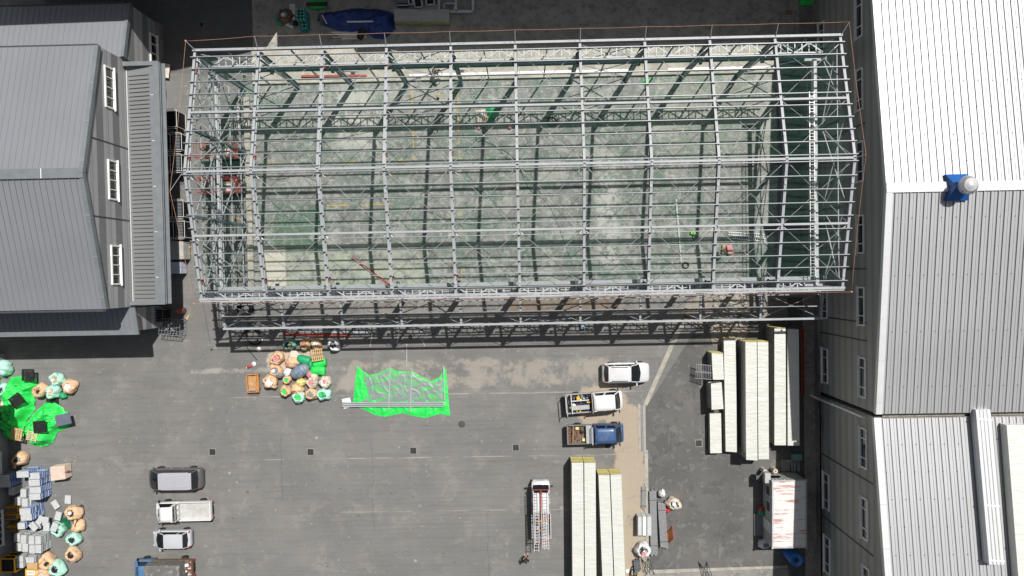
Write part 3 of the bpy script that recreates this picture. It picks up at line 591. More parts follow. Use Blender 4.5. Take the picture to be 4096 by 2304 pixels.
# ================================================================= STEEL FRAME
HE, HR, W, YR = 9.64, 11.73, 19.37, 9.66
def rz_(y): return HE+(HR-HE)*(1-abs(y-YR)/9.69)
sf = thing('steel_frame_building', 'large unclad grey steel portal frame under construction in the middle of the yard', 'steel frame', (0, 0, 0))
colp = {}
for i in range(11):
    x = 5.0*i
    for sgn, yb in ((1, W-.3), (-1, .3)):
        b = MB(); b.loft([[(x-.13, yb-.2, 0), (x+.13, yb-.2, 0), (x+.13, yb+.2, 0), (x-.13, yb+.2, 0)]], m_steelD, False) if False else None
        yo = yb+sgn*.2; z1 = HE-.45
        b.beam((x, yo, .05), (x, yo, z1), .26, .016, m_steelD, (0, 1, 0)); b.add([(x, yo, .05), (x, yo-sgn*.4, .05), (x, yo-sgn*.6, z1), (x, yo, z1), (x+.012, yo, .05), (x+.012, yo-sgn*.4, .05), (x+.012, yo-sgn*.6, z1), (x+.012, yo, z1)], [(0, 1, 2, 3), (7, 6, 5, 4), (0, 1, 5, 4), (2, 3, 7, 6), (1, 2, 6, 5)], m_steelD)
        b.beam((x, yo-sgn*.4, .05), (x, yo-sgn*.6, z1), .26, .016, m_steelD, (0, 1, 0)); b.box((x, yb, .06), (.45, .6, .03), m_steelD)
        b.box((x, yb-sgn*.55, 6.75), (.24, .5, .3), m_steelD)
        b.build('column', sf)
        b = MB(); a = Vector((x, W-.05 if sgn > 0 else .05, HE-.3)); m_ = Vector((x, YR, HR-.22)); k = a.lerp(m_, .28)
        b.ibeam(a+Vector((0, 0, .0)), m_, .2, .42, m_steel, (0, 0, 1), .016)
        b.add([(x-.006, a.y, a.z-.2), (x-.006, a.y-sgn*.55, a.z-.35), (x-.006, k.y, k.z-.2), (x+.006, a.y, a.z-.2), (x+.006, a.y-sgn*.55, a.z-.35), (x+.006, k.y, k.z-.2)], [(0, 1, 2), (5, 4, 3), (0, 1, 4, 3), (1, 2, 5, 4)], m_steelD)
        for f in (.1, .83):
            q = a.lerp(m_, f); b.box((q.x, q.y, q.z+.214), (.17, .42, .012), m_steel)
        b.build('rafter', sf)
py = [18.81, 17.82, 16.78, 15.76, 14.75, 13.8, 12.83, 11.88, 10.93, 9.92, 9.42, 8.4, 7.43, 6.45, 5.47, 4.5, 3.52, 2.54, 1.6, .55]
for y in py:
    z = rz_(y)+.02; b = MB(); b.chan((-.22, y, z), (50.22, y, z), .052, .2, m_purl, (0, 0, 1))
    for i in range(11): b.box((5.0*i, y-.08, z-.05), (.012, .12, .18), m_blk)
    b.build('purlin', sf)
for y, lab in ((14.3, 't'), (4.88, 'b')):
    for i in range(10):
        b = MB(); z = rz_(y)-.1; b.ibeam((5*i+.1, y, z), (5*i+4.9, y, z), .16, .34, m_steel, (0, 0, 1)); b.build('tie_beam', sf)
for i in range(10):
    b = MB(); b.ibeam((5*i+.1, YR, HR-.12), (5*i+4.9, YR, HR-.12), .17, .2, m_steel); b.build('ridge_beam', sf)
    for y in (W+.02, -.02):
        b = MB(); b.ibeam((5*i-.12*(i == 0), y, HE-.08), (5*i+5+.12*(i == 9), y, HE-.08), .18, .3, m_steel)
        for k in (.6, 1.0, 4.2, 4.6): b.box((5*i+k, y, HE+.074), (.22, .03, .006), m_steelD)
        b.build('eaves_beam', sf)
for y, s in ((W+.22, 1), (-.2, -1)):      # gutter angles outside the eaves on the near side
    if s < 0:
        b = MB(); b.beam((-.1, y, HE-.05), (50.1, y, HE-.05), .1, .05, m_steel); b.build('gutter_angle', sf)
for i in range(10):
    for (ya, yb) in ((18.7, 14.45), (14.15, 9.9), (9.4, 5.05), (4.7, .65)):
        b = MB(); x0, x1 = 5*i+.15, 5*i+4.85
        for (xa, xb) in ((x0, x1), (x1, x0)):
            b.tube([(xa, ya, rz_(ya)-.2), (xb, yb, rz_(yb)-.2)], .02, m_rod, 4); f = .09
            p = Vector((xa, ya, rz_(ya)-.18)); q = Vector((xb, yb, rz_(yb)-.18)); b.tube([p, p.lerp(q, .08)], .028, m_wht if ya > 15 or ya < 6 else m_rod, 5); 
        b.build('roof_brace', sf)
# crane girders and lattice surge trusses
for s, yg, yt0, yt1, zt in ((1, 18.5, 18.76, 19.56, 7.5), (-1, .74, .42, -.3, 7.5)):
    for i in range(10):
        x0 = 5*i+.08+(.35 if i == 0 else 0); x1 = 5*i+4.92-(.35 if i == 9 else 0)
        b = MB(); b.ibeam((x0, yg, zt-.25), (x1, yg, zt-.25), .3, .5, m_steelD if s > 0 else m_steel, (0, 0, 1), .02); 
        if s < 0: b.box((x1-.35, yg, zt+.01), (.35, .3, .02), m_trimD)
        b.build('crane_girder', sf)
        b = MB(); b.beam((x0, yt0, zt), (x1, yt0, zt), .11, .08, m_truss); b.beam((x0, yt1, zt), (x1, yt1, zt), .11, .08, m_truss); N = 4; dx = (x1-x0)/N
        for k in range(N):
            xa = x0+dx*k; a, c = (yt0, yt1) if k % 2 == 0 else (yt1, yt0)
            b.beam((xa, a, zt), (xa+dx, c, zt), .09, .06, m_truss); b.beam((xa+dx*.5+ (dx*.5), yt0, zt+.003), (xa+dx, yt1, zt+.003), .08, .05, m_truss) if k < 3 else None
            b.beam((xa+dx*.5, yt0, zt+.01), (xa+dx*.5, yt1, zt+.01), .08, .05, m_truss)
        b.build('surge_truss', sf)
# wall members of the long sides
for i in range(10):
    for y, s in ((W-.1, 1), (.1, -1)):
        if i in (0, 3, 6, 9):
            b = MB()
            for z0, z1 in ((.3, 4.5), (4.8, 9.0)):
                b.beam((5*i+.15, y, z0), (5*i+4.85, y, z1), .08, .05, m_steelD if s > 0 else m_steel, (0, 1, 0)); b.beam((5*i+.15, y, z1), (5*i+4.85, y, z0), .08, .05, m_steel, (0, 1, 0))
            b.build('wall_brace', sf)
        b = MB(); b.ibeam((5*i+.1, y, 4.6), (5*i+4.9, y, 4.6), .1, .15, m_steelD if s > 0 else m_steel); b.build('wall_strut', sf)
        if s > 0:
            b = MB(); b.beam((5*i+2.5, y, .3), (5*i+2.5, y, HE-.3), .1, .12, m_steelD, (0, 1, 0)); b.build('wall_stud', sf)
# gables: wind posts, girts, K bracing
for X, s in ((0, -1), (50, 1)):
    for y in (6.4, 13.1):
        b = MB(); b.ibeam((X, y, .05), (X, y, rz_(y)-.5), .2, .32, m_steelD, (1, 0, 0)); b.build('wind_post', sf)
    for z, ww, hh in ((8.9, .06, .12), (7.2, .1, .14), (6.75, .07, .12), (5.95, .18, .25), (5.35, .07, .1), (3.4, .07, .12), (1.3, .07, .12)):
        if s > 0 and z not in (8.9, 5.95, 3.4): continue
        zz = 5.1 if (s > 0 and z == 5.95) else z
        b = MB(); b.ibeam((X, .35, zz), (X, W-.4, zz), ww, hh, m_truss if z == 5.95 else m_steel, (0, 0, 1)); b.build('girt', sf)
    for (ya, yb) in ((.5, 6.3), (6.5, 13.0), (13.2, 18.9)):
        ym = (ya+yb)/2; zb = 6.4 if s > 0 else 6.1
        for (p, q) in (((ya, zb), (ym, rz_(ym)-.6)), ((ym, rz_(ym)-.6), (yb, zb)), ((ya, rz_(ya)-.7), (yb, zb)), ((ya, zb), (yb, rz_(yb)-.7)), ((ya, .3), (yb, zb-.2)), ((ya, zb-.2), (yb, .3))):
            if s > 0 and (p[1] < 1 or q[1] < 1): continue
            b = MB(); b.beam((X-s*.1, p[0], p[1]), (X-s*.1, q[0], q[1]), .07, .07, m_steel, (1, 0, 0)); b.build('gable_brace', sf)
# splice clamps painted red oxide
for i in range(5):
    for y in (17.9, 10.7, 1.4):
        if (i*7+int(y)) % 3 == 0 and y != 1.4: continue
        b = MB(); b.box((5*i+.16, y, rz_(y)-.35), (.1, .3, .2), m_red); b.build('splice_plate', sf)

# low lean-to frame along the front
lf = thing('lean_to_frame', 'low narrow steel lean-to frame running along the front of the big steel frame', 'steel frame')
XL = [-.06+5.0146*i for i in range(11)]; HL = 5.37; HLi = 6.0
for i, x in enumerate(XL):
    b = MB(); b.ibeam((x, -2.62, 0), (x, -2.62, HL-.2), .15, .2, m_steelD, (0, 1, 0)); b.build('column', lf)
    b = MB(); b.ibeam((x, -.3, HLi-.1), (x, -2.65, HL-.1), .17, .2, m_steel); b.build('rafter', lf)
for y, ww in ((-2.68, .16), (-1.62, .075), (-.62, .075)):
    z = HL+(HLi-HL)*(y+2.65)/2.35+.05; b = MB()
    if ww > .1: b.ibeam((XL[0]-.15, y, HL-.05), (XL[-1]+.25, y, HL-.05), ww, .2, m_steel); b.build('eaves_beam', lf)
    else: b.chan((XL[0]-.1, y, z), (XL[-1]+.22, y, z), ww, .15, m_purl); b.build('purlin', lf)
for i in range(10):
    b = MB()
    for (xa, xb) in ((XL[i]+.1, XL[i+1]-.1), (XL[i+1]-.1, XL[i]+.1)): b.tube([(xa, -.45, HLi-.15), (xb, -2.55, HL-.1)], .022, m_rod, 4)
    b.build('roof_brace', lf)
    if i in (0, 2, 5, 8):
        b = MB()
        for z0, z1 in ((.2, 5.0), (5.0, .2)): b.beam((XL[i]+.1, -2.62, z0), (XL[i+1]-.1, -2.62, z1), .06, .06, m_steel, (0, 1, 0))
        b.build('wall_brace', lf)

# green safety net slung under the purlins
def netz(x, y):
    fx = (x % 5)/5; return rz_(y)-.55-.45*math.sin(PI*fx)*math.sin(PI*((y % 4.85)/4.85))-.12*noise.noise(Vector((x*.5, y*.5, 0)))
b = MB(); pit = .17; wd = .0044; x0, x1, y0, y1 = .2, 49.8, .5, 18.9; V = []; F = []
def strand(c, sg):
    # line y = sg*x + c
    pts = []; 
    xs = x0
    ax = x0; bx = x1
    if sg > 0: ax = max(ax, y0-c); bx = min(bx, y1-c)
    else: ax = max(ax, c-y1); bx = min(bx, c-y0)
    if bx-ax < .1: return
    n = max(1, int((bx-ax)/.8)); o = len(V)
    for k in range(n+1):
        x = ax+(bx-ax)*k/n; y = sg*x+c; z = netz(x, y); d = wd*.7071
        V.append((x-d/2*1, y+sg*d/2, z)); V.append((x+d/2, y-sg*d/2, z))
    for k in range(n): F.append((o+2*k, o+2*k+1, o+2*k+3, o+2*k+2))
st = pit*1.41421/2
c = y0-x1
while c < y1-x0: strand(c, 1); c += st
c = y0+x0
while c < y1+x1: strand(c, -1); c += st
b.add(V, F, m_net); one(b, 'safety_net', 'fine green safety net slung beneath the purlins of the big steel frame', 'net')
# rope and stubs round the eaves
er = thing('edge_rope', 'orange and white warning rope strung around the eaves of the big steel frame', 'rope')
P = [G(768, 184, 10.2)]; P = [(-.55, 20.1, 10.1)]
tops = []
for i in range(11): tops.append(Vector((5*i+(.0 if i else -.35)+(.35 if i == 10 else 0), 20.15 if i else 19.9, 10.25)))
lows = [Vector((50.5, YR+.1, 12.3)), Vector((50.5, -.35, 9.9)), Vector((-.45, -.35, 9.9)), Vector((-1.3, YR-1.4, 11.4))]
loop = tops+lows; pts = []
for k in range(len(loop)):
    a = loop[k]; c = loop[(k+1) % len(loop)]; n = 8
    for j in range(n): f = j/n; q = a.lerp(c, f); q.z -= .1*math.sin(PI*f)*min(1, (c-a).length/5); pts.append(q)
b = MB(); b.tube(pts, .014, m_org, 5, close=True); b.build('rope', er)
for i, q in enumerate(tops): b = MB(); b.tube([(5*i+(.12 if i == 0 else 0), W, HE+.08), q+Vector((0, 0, .05))], .03, m_galv, 5); b.build('stub_post', er)
b = MB(); b.tube([(-.1, YR, HR), lows[3]], .03, m_galv, 5); b.build('stub_post', er)
b = MB(); b.tube([(50.1, YR, HR), lows[0]], .03, m_galv, 5); b.build('stub_post', er)
for q in (lows[1], lows[2], tops[0]):
    b = MB(); b.lathe([(.02, -.1), (.08, -.06), (.1, 0), (.07, .06), (.02, .1)], q, m_org, 8); b.build('rope_knot', er)

# ================================================================= LOOSE OBJECTS
def ipoly(P, step=.14):
    return P
def dist_edge(x, y, P):
    best = 1e9; bp = None
    for i in range(len(P)):
        ax, ay = P[i-1]; bx, by = P[i]; dx, dy = bx-ax, by-ay; L = dx*dx+dy*dy
        t = max(0, min(1, ((x-ax)*dx+(y-ay)*dy)/L)) if L else 0; qx, qy = ax+dx*t, ay+dy*t; d = math.hypot(x-qx, y-qy)
        if d < best: best = d; bp = (qx, qy)
    return best, bp
def cloth(px, H, m, step=.13, edge=.5, wr=.06, base=.01, seed=0, h=0, lumps=1.0, lean=None):
    P = [(p.x, p.y) for p in gp(*px, h=h)]; xs = [p[0] for p in P]; ys = [p[1] for p in P]; X0, X1, Y0_, Y1 = min(xs), max(xs), min(ys), max(ys)
    nx = int((X1-X0)/step)+2; ny = int((Y1-Y0_)/step)+2; idx = {}; V = []; F = []
    def vert(i, j):
        if (i, j) in idx: return idx[(i, j)]
        x = X0+i*step; y = Y0_+j*step; ins_ = inside(x, y, P); d, q = dist_edge(x, y, P)
        if not ins_: x, y = q; d = 0
        s = min(1, d/edge); s = s*s*(3-2*s); v = Vector((x*1.1+seed, y*1.1, seed)); n1 = noise.noise(v*.9)
        wx_ = x+.6*noise.noise(Vector((x*.7, y*.7, seed+9))); wy_ = y+.6*noise.noise(Vector((x*.7, y*.7, seed+19)))
        rid = 1-abs(noise.noise(Vector((wx_*1.5+wy_*.5+seed, wy_*.75, 3))))*2.6
        rid2 = 1-abs(noise.noise(Vector((wx_*1.1-wy_*2.2, wy_*1.3+wx_*2.0, seed))))*2.4
        z = base+H*s*(1+.3*lumps*n1)+wr*(max(0, rid)**2*1.0+max(0, rid2)*.55)*(.35+.65*s)*.9
        idx[(i, j)] = len(V); V.append((x, y, max(base, z))); return idx[(i, j)]
    for i in range(-1, nx):
        for j in range(-1, ny):
            cx = X0+(i+.5)*step; cy = Y0_+(j+.5)*step
            if inside(cx, cy, P): F.append((vert(i, j), vert(i+1, j), vert(i+1, j+1), vert(i, j+1)))
    b = MB(); b.add(V, F, m); return b
def sack(px, py, h, r, mt, label, fill=None, rs=1., name='bulk_bag', cat='bag', seed=None, open_=.55, off=(0, 0), neck=False, mark=False, group=None, tilt=0):
    """slumped woven bag: px,py = centre of its top at height h"""
    rng = random.Random(int(px*13+py*7) if seed is None else seed); c = G(px, py, h*.8)
    t = thing(name, label, cat, (c.x, c.y, 0), rng.uniform(0, 6.28), group); n = 40; b = MB(); secs = []
    prof = [(.72, 0), (.95, .12), (1.04, .3), (1.02, .48), (1.0, .66), (.9, .82), (.8, .93), (.7, .99), (open_+.04, 1.02), (open_*.93, .86)] if fill is not None else [(.72, 0), (.96, .14), (1.03, .33), (1.0, .5), (.93, .67), (.8, .8), (.66, .9), (.5, .96), (.34, .99), (.18, 1.05), (.02, 1.07)]
    for k, (rr, zz) in enumerate(prof):
        ring = []
        for j in range(n):
            a = 2*PI*j/n; w_ = 1+.22*noise.noise(Vector((math.cos(a)*1.3+px, math.sin(a)*1.3, zz*1.5)))*1.6+.08*math.sin(a*2+px)+.12*(.5-abs(noise.noise(Vector((math.cos(a)*3.2, math.sin(a)*3.2+py, zz*2.2))))*2)+.05*noise.noise(Vector((math.cos(a)*8, math.sin(a)*8+py, zz*6)))
            sq = 1/(abs(math.cos(a))**3+abs(math.sin(a))**3)**(1/3.)
            R = r*rr*w_*(.55+.45*sq*1.0); ring.append((R*math.cos(a)*rs+off[0]*zz*h, R*math.sin(a)+off[1]*zz*h, h*zz*(1-.1*max(0, .35-abs(noise.noise(Vector((math.cos(a)*2.6+px, math.sin(a)*2.6, zz*1.2))))*2)+.2*noise.noise(Vector((math.cos(a)*1.6, math.sin(a)*1.6, px)))+.09*noise.noise(Vector((math.cos(a)*6, math.sin(a)*6, py))))))
        secs.append(ring)
    b.loft(secs, mt, cap=True) if fill is None else b.loft(secs, mt, cap=False)
    if neck: b.loft([[(.12*r*math.cos(a)+.1*r, .12*r*math.sin(a), h) for a in (0, 1.57, 3.14, 4.71)], [(.35*r*math.cos(a)+.9*r, .22*r*math.sin(a), h*1.02+.05*math.sin(3*a)) for a in (0, 1.57, 3.14, 4.71)], [(.3*r*math.cos(a)+1.25*r, .3*r*math.sin(a), h*.9) for a in (0, 1.57, 3.14, 4.71)]], mt)
    bag = b.build('bag_body', t, True)
    if fill is not None and name == 'bulk_bag' and r > .45:
        for q in range(4):
            b = MB(); a = .78+q*PI/2; x_, y_ = r*.72*math.cos(a), r*.72*math.sin(a); b.tube([(x_*1.15, y_*1.15, h*.8), (x_*.85, y_*.85, h*1.12), (x_*.55+y_*.3, y_*.55-x_*.3, h*1.1), (x_*.95+y_*.5, y_*.95-x_*.5, h*.84)], .022, mt, 4); b.build('lifting_loop', t)
    if fill is not None:
        fills = fill if isinstance(fill, tuple) else (fill,)
        for q, fm in enumerate(fills):
            b = MB(); N = 9; V = []; F = []; R = r*open_*1.02/(1 if q == 0 else 1.7); ox = 0 if q == 0 else rng.uniform(-.3, .3)*r; oy = 0 if q == 0 else rng.uniform(-.3, .3)*r
            for k in range(N):
                for j in range(16):
                    a = 2*PI*j/16; rr = R*k/(N-1); nn = noise.noise(Vector((rr*math.cos(a)*7/r+px+q*9, rr*math.sin(a)*7/r, py))); V.append((ox+rr*math.cos(a)*rs+off[0]*h, oy+rr*math.sin(a)+off[1]*h, h*(.93+.04*q)+.1*r*nn*1.6*(1-.4*k/N)+(.06*q if k < N-1 else -.05)))
            for k in range(N-1):
                for j in range(16): F.append((k*16+j, k*16+(j+1) % 16, (k+1)*16+(j+1) % 16, (k+1)*16+j))
            b.add(V, F, fm); b.build('contents', t, False)
    if mark:
        b = MB(); zt = h*1.0; 
        ap = [(.42*r, -.05*r), (.75*r, -.05*r), (.75*r, .14*r), (.42*r, .14*r)]
        for k in range(3):
            b.tube([(.5*r+.1*r*k, -.1*r, h*.955-.03*k), (.5*r+.1*r*k, .2*r, h*.955-.03*k)], .018, m_redp, 4)
        b.tube([(.45*r, -.12*r, h*.97), (.78*r, -.12*r, h*.86), (.78*r, .22*r, h*.86), (.45*r, .22*r, h*.97)], .018, m_redp, 4, close=True); b.build('printed_mark', t)
    return t
# --- bags in the middle pile
K = 'kraft sack'
for a in [
 (1155, 1378, .95, .52, m_mintd, 'teal bulk bag with black lining at the upper left of the middle pile', (m_coal, m_card)),
 (1218, 1378, .9, .47, m_tan, 'brown sack of pink scraps in the top row beside the teal bulk bag', (m_card, m_pink)),
 (1262, 1376, .9, .47, m_tan, 'brown sack of white scraps at the right of the top row of sacks', (m_paper, m_whts)),
 (1333, 1380, .9, .55, m_whts, 'white and grey bulk bag standing alone right of the top row', (m_coal, m_grys)),
 (1105, 1434, 1.0, .58, m_tan, 'brown sack with a pink bundle at the left of the middle pile', (m_pink,)),
 (1165, 1450, .9, .55, m_tan, 'brown sack with red print beside the pink-filled sack', None),
 (1100, 1484, .9, .56, m_tan, 'torn brown sack with dark opening on the left of the middle pile', (m_grys, m_whts)),
 (1078, 1530, .95, .62, m_tan, 'brown sack holding white scraps at the lower left of the middle pile', (m_paper,)),
 (1146, 1520, .7, .36, m_tan, 'small sack with a bright green bundle in the middle pile', (m_tarp,)),
 (1138, 1566, .95, .48, m_tan, 'brown sack with a green opening at the bottom left of the middle pile', (m_tarp,)),
 (1185, 1560, 1.0, .5, m_tan, 'closed brown sack with red box print in the bottom row', None),
 (1192, 1590, .8, .52, m_mint, 'mint bulk bag behind the red-printed sack in the bottom row', (m_tarp,)),
 (1242, 1578, .95, .5, m_tan, 'brown sack with grey plastic and red print in the bottom row', (m_grys,)),
 (1290, 1580, .9, .56, m_mint, 'mint bulk bag with green lining at the bottom right of the middle pile', (m_tarpd, m_tarp)),
 (1200, 1532, .9, .42, m_ysack, 'yellow bundle in the middle pile', None),
 (1245, 1530, .85, .48, m_tanl, 'pale sack with pink cloth near the right of the middle pile', (m_pink,)),
 (1298, 1530, .9, .54, m_tanl, 'pale sack of white and red scraps at the right of the middle pile', (m_paper, m_pink)),
 (1236, 1498, .8, .32, m_pink, 'small dusky pink bundle beside the big grey bundle', None),
 (1146, 1492, .8, .34, m_whts, 'crumpled white plastic bundle left of the big grey bundle', None),
 (1113, 1500, .9, .34, m_grys, 'grey plastic bundle among the torn brown sacks', None),
 (1175, 1427, .45, .5, m_tanl, 'flat pale sack lying between the brown sacks and the green rolls', None),
 (1252, 1510, .7, .36, m_tanl, 'slumped pale sack below the green rolls', None)]:
    sack(a[0], a[1], a[2], a[3], a[4], a[5], a[6] if len(a) > 6 else None, mark='red' in a[5] and 'print' in a[5])
t = thing('tied_bundle', 'large grey plastic bundle tied with blue rope in the middle pile', 'bundle', G(1200, 1485, .6)*1 - Vector((0, 0, .6)), .5)
b = MB(); secs = []
for k in range(15):
    f = k/14*2-1; r = max(.03, .58*(1-abs(f)**2.4)**.5); secs.append([(f*.95, r*math.cos(2*PI*j/20)*(1+.12*noise.noise(Vector((f*3, j*.6, 1)))), .58+r*.95*math.sin(2*PI*j/20)*(1+.12*noise.noise(Vector((f*3, j*.6, 5))))) for j in range(20)])
b.loft(secs, m_grys); b.build('plastic_bundle', t, True)
b = MB()
for x, tw in ((-.35, .3), (.3, -.25), (.0, .9)): b.tube([(x+tw*math.cos(a)*.6, .6*math.cos(a), .58+.57*math.sin(a)) for a in [2*PI*j/18 for j in range(18)]], .022, m_cpipe, 4, close=True)
b.build('tie_rope', t)
def roll(px, py, L, r, rz, m, label, squash=.8, z=None):
    c = G(px, py, r); t = MB(); secs = []; z = r*squash if z is None else z
    for k in range(9):
        f = k/8*2-1; e = 1-.18*abs(f)**4; secs.append([(f*L/2, r*e*math.cos(2*PI*j/18)*(1+.15*noise.noise(Vector((f*2+px, j*.5, 1)))), z+r*squash*e*math.sin(2*PI*j/18)*(1+.15*noise.noise(Vector((f*2, j*.5, py))))) for j in range(18)])
    t.loft(secs, m); o = one(t, 'green_bundle', label, 'bundle', smooth=True); o.location = (c.x, c.y, 0); o.rotation_euler = (0, 0, rz); return o
roll(1215, 1440, 1.2, .42, -.2, m_tarpd, 'teal-green tarp roll at the upper right of the middle pile'); roll(1278, 1452, 1.2, .42, .25, m_tarp, 'bright green roll under the wooden pallet in the middle pile'); roll(1272, 1482, 1.3, .42, -.1, m_tarp, 'bright green roll below the pallet at the right of the middle pile')
roll(1238, 1455, .8, .3, -1.2, m_tarpd, 'short teal-green fold hanging beside the big grey bundle')

def pallet(px, py, z, rz, m, label, L=1.1, Wd=1.1, n=7, name='pallet', gap=.45, cross=3, group=None, rx=0):
    t = thing(name, label, 'pallet', G(px, py, z+.1)-Vector((0, 0, .1)), rz, group); b = MB()
    for k in range(n): b.box((-L/2+L*(k+.5)/n, 0, .125), (L/n*(1-gap), Wd, .022), m)
    b.build('deck_board', t) if False else None
    for k in range(n):
        q = MB(); q.box((-L/2+L*(k+.5)/n, 0, .125), (L/n*(1-gap), Wd, .022), m); q.build('deck_board', t)
    for k in range(cross): q = MB(); q.box((0, -Wd/2+.05+(Wd-.1)*k/(cross-1), .07), (L, .08, .085), m); q.build('bearer', t)
    if rx: t.rotation_euler = (rx, 0, rz)
    return t
pallet(1268, 1420, .85, .12, m_wood, 'wooden pallet lying on the green rolls in the middle pile', n=6, cross=4)
# orange trolley, extinguisher, discs, cables
t = thing('trolley', 'rusty orange box trolley left of the middle sack pile', 'trolley', G(1014, 1532, .4)-Vector((0, 0, .4)), 0.02)
b = MB()
for s in (-1, 1): b.box((s*.52, 0, .55), (.07, 1.6, .12), m_orgp); b.box((0, s*.8, .55), (1.1, .07, .12), m_orgp)
for x in (-.26, 0, .26): b.box((x, 0, .5), (.0, 0, 0), m_orgp) if False else None
for k in range(6): b.box((.47, -.65+.26*k, .4), (.05, .06, .35), m_orgp)
b.box((.33, 0, .56), (.07, 1.55, .06), m_orgp); b.build('side_rail', t)
b = MB(); b.box((-.05, 0, .28), (.95, 1.5, .05), M('rusty_tray', (.45, .26, .12), .8, .25, 3)); b.build('tray', t)
b = MB(); b.box((-.05, -.62, .62), (.8, .1, .05), m_galv); b.tube([(-.3, -.85, .5), (-.3, -1.0, .5), (.4, -1.0, .5), (.4, -.85, .5)], .02, m_blk, 5); b.build('push_handle', t)
for x in (-.4, .45):
    for y in (-.65, .65): b = MB(); b.lathe([(.02, -.04), (.1, -.04), (.1, .04), (.02, .04)], (0, 0, 0), m_rub, 12); o = b.build('wheel', t); o.location = (x, y, .11); o.rotation_euler = (0, PI/2, 0)
t = thing('fire_extinguisher', 'red fire extinguisher lying by the white discs left of the pile', 'extinguisher', G(1000, 1466, 0), .35); b = MB(); b.tube([(-.25, 0, .1), (-.22, 0, .1), (.2, 0, .1), (.28, 0, .1)], [.07, .1, .1, .04], m_redp, 12); b.build('cylinder', t, True); b = MB(); b.tube([(.28, 0, .1), (.36, .05, .1), (.4, .2, .05)], .02, m_blk, 5); b.build('hose', t); b = MB(); b.box((-.3, 0, .1), (.08, .12, .05), m_whts); b.build('label_band', t)
for x, y, lb in ((1035, 1294, 'white disc base under the lean-to beside the black cable coil'), (1043, 1357, 'white disc base among the lean-to shadows beside the coiled cable'), (1036, 1397, 'white disc base at the edge of the lean-to shadow'), (1016, 1455, 'white disc base next to the red fire extinguisher')):
    b = MB(); b.lathe([(.19, 0), (.2, .02), (.19, .05), (.03, .08)], G(x, y), m_wht, 20); one(b, 'disc_base', lb, 'disc base')
def coil(name, label, px, py, r, n, m=m_cable, th=.02, jit=.15, sx=1., cat='cable', rot=0):
    c = G(px, py); rng = random.Random(px); pts = []
    for k in range(n*22):
        a = 2*PI*k/22; rr = r*(1+jit*noise.noise(Vector((k*.035, px, 0)))*2); X_ = rr*math.cos(a)*sx; Y_ = rr*math.sin(a); pts.append((c.x+X_*math.cos(rot)-Y_*math.sin(rot)+jit*r*noise.noise(Vector((k*.02, 7, px))), c.y+X_*math.sin(rot)+Y_*math.cos(rot)+jit*r*noise.noise(Vector((k*.02, 17, px))), .03+.012*(k//22)))
    b = MB(); b.tube(pts, th, m, 5); return one(b, name, label, cat)
coil('cable_coil', 'big loose black cable coil at the lower left corner of the lean-to', 1012, 1345, .85, 7, th=.022, jit=.35, sx=.75, rot=.5)
coil('cable_coil', 'dense black cable heap under the left end of the lean-to', 985, 1235, .55, 12, th=.04, jit=.5)
coil('cable_coil', 'black hose coil near the right columns inside the frame', 2741, 1062, .26, 9, th=.03, jit=.12); coil('cable_coil', 'small black cable coil on the green floor left of centre', 1740, 526, .24, 4, th=.018, jit=.3); coil('cable_coil', 'black cable coil on the floor below the loaded pallet', 1915, 555, .28, 5, th=.018, jit=.35); coil('cable_coil', 'black cable coil in the truss shadow right of the loaded pallet', 2207, 487, .42, 7, th=.03, jit=.35)
def cable(label, pts, m=m_cable, th=.016, name='cable'):
    P = [G(*p)+Vector((0, 0, .075)) for p in pts]; Q = []
    for i in range(len(P)-1):
        for k in range(6):
            f = k/6; p0, p1, p2, p3 = P[max(i-1, 0)], P[i], P[i+1], P[min(i+2, len(P)-1)]
            Q.append(.5*((2*p1)+(p2-p0)*f+(2*p0-5*p1+4*p2-p3)*f*f+(3*p1-p0-3*p2+p3)*f**3))
    Q.append(P[-1]); b = MB(); b.tube(Q, th, m, 4); return one(b, name, label, 'cable')
cable('thin black cable snaking down the floor from the pallet', [(1915, 555), (1990, 590), (2060, 640), (2120, 760), (2200, 830), (2290, 1060)]); cable('thin black cable looping across the left floor', [(1100, 560), (1180, 545), (1290, 570), (1400, 545), (1520, 520)]); cable('thin black cable below the ridge on the left floor', [(1020, 690), (1100, 720), (1210, 705), (1330, 760), (1450, 830)])
cable('thin black cable along the lower floor edge', [(2060, 1110), (2180, 1100), (2250, 1120), (2290, 1105), (2400, 1120), (2480, 1110)]); cable('thin black cable across the middle floor', [(1640, 830), (1720, 850), (1800, 880), (1900, 900), (2010, 890)]); cable('black cable running down into the pile from the lean-to', [(985, 1380), (1000, 1405), (1030, 1440)], th=.03)

# beams and bars lying around
def bar(label, a, c, w_, h_, m, z=.05, name='steel_bar', cat='bar', hz=0, group=None):
    A = G(*a, hz); C_ = G(*c, hz); A.z = C_.z = z+h_/2; b = MB(); b.ibeam(A, C_, w_, h_, m) if h_ > .12 else b.beam(A, C_, w_, h_, m); return one(b, name, label, cat, group)
bar('red oxide beam lying diagonally on the lower left floor of the frame', (1410, 1028), (1558, 1138), .16, .2, m_red, name='red_beam', cat='beam')
bar('red oxide beam on the back ledge at the upper left of the frame', (1211, 310), (1470, 308), .18, .16, m_red, .31, name='red_beam', cat='beam'); bar('long red beam under the front edge of the lean-to', (1140, 1336), (1400, 1343), .22, .16, m_red, .01, name='red_beam', cat='beam')
bar('grey beam lying behind the long red beam at the lean-to', (1150, 1322), (1472, 1331), .22, .14, m_steel, .01, name='steel_beam', cat='beam'); bar('thin pale tube lying alone on the right half of the floor', (2703, 796), (2724, 1055), .13, .1, M('pale_green_steel', (.42, .5, .48), .5, .05), .05, name='steel_tube', cat='tube')
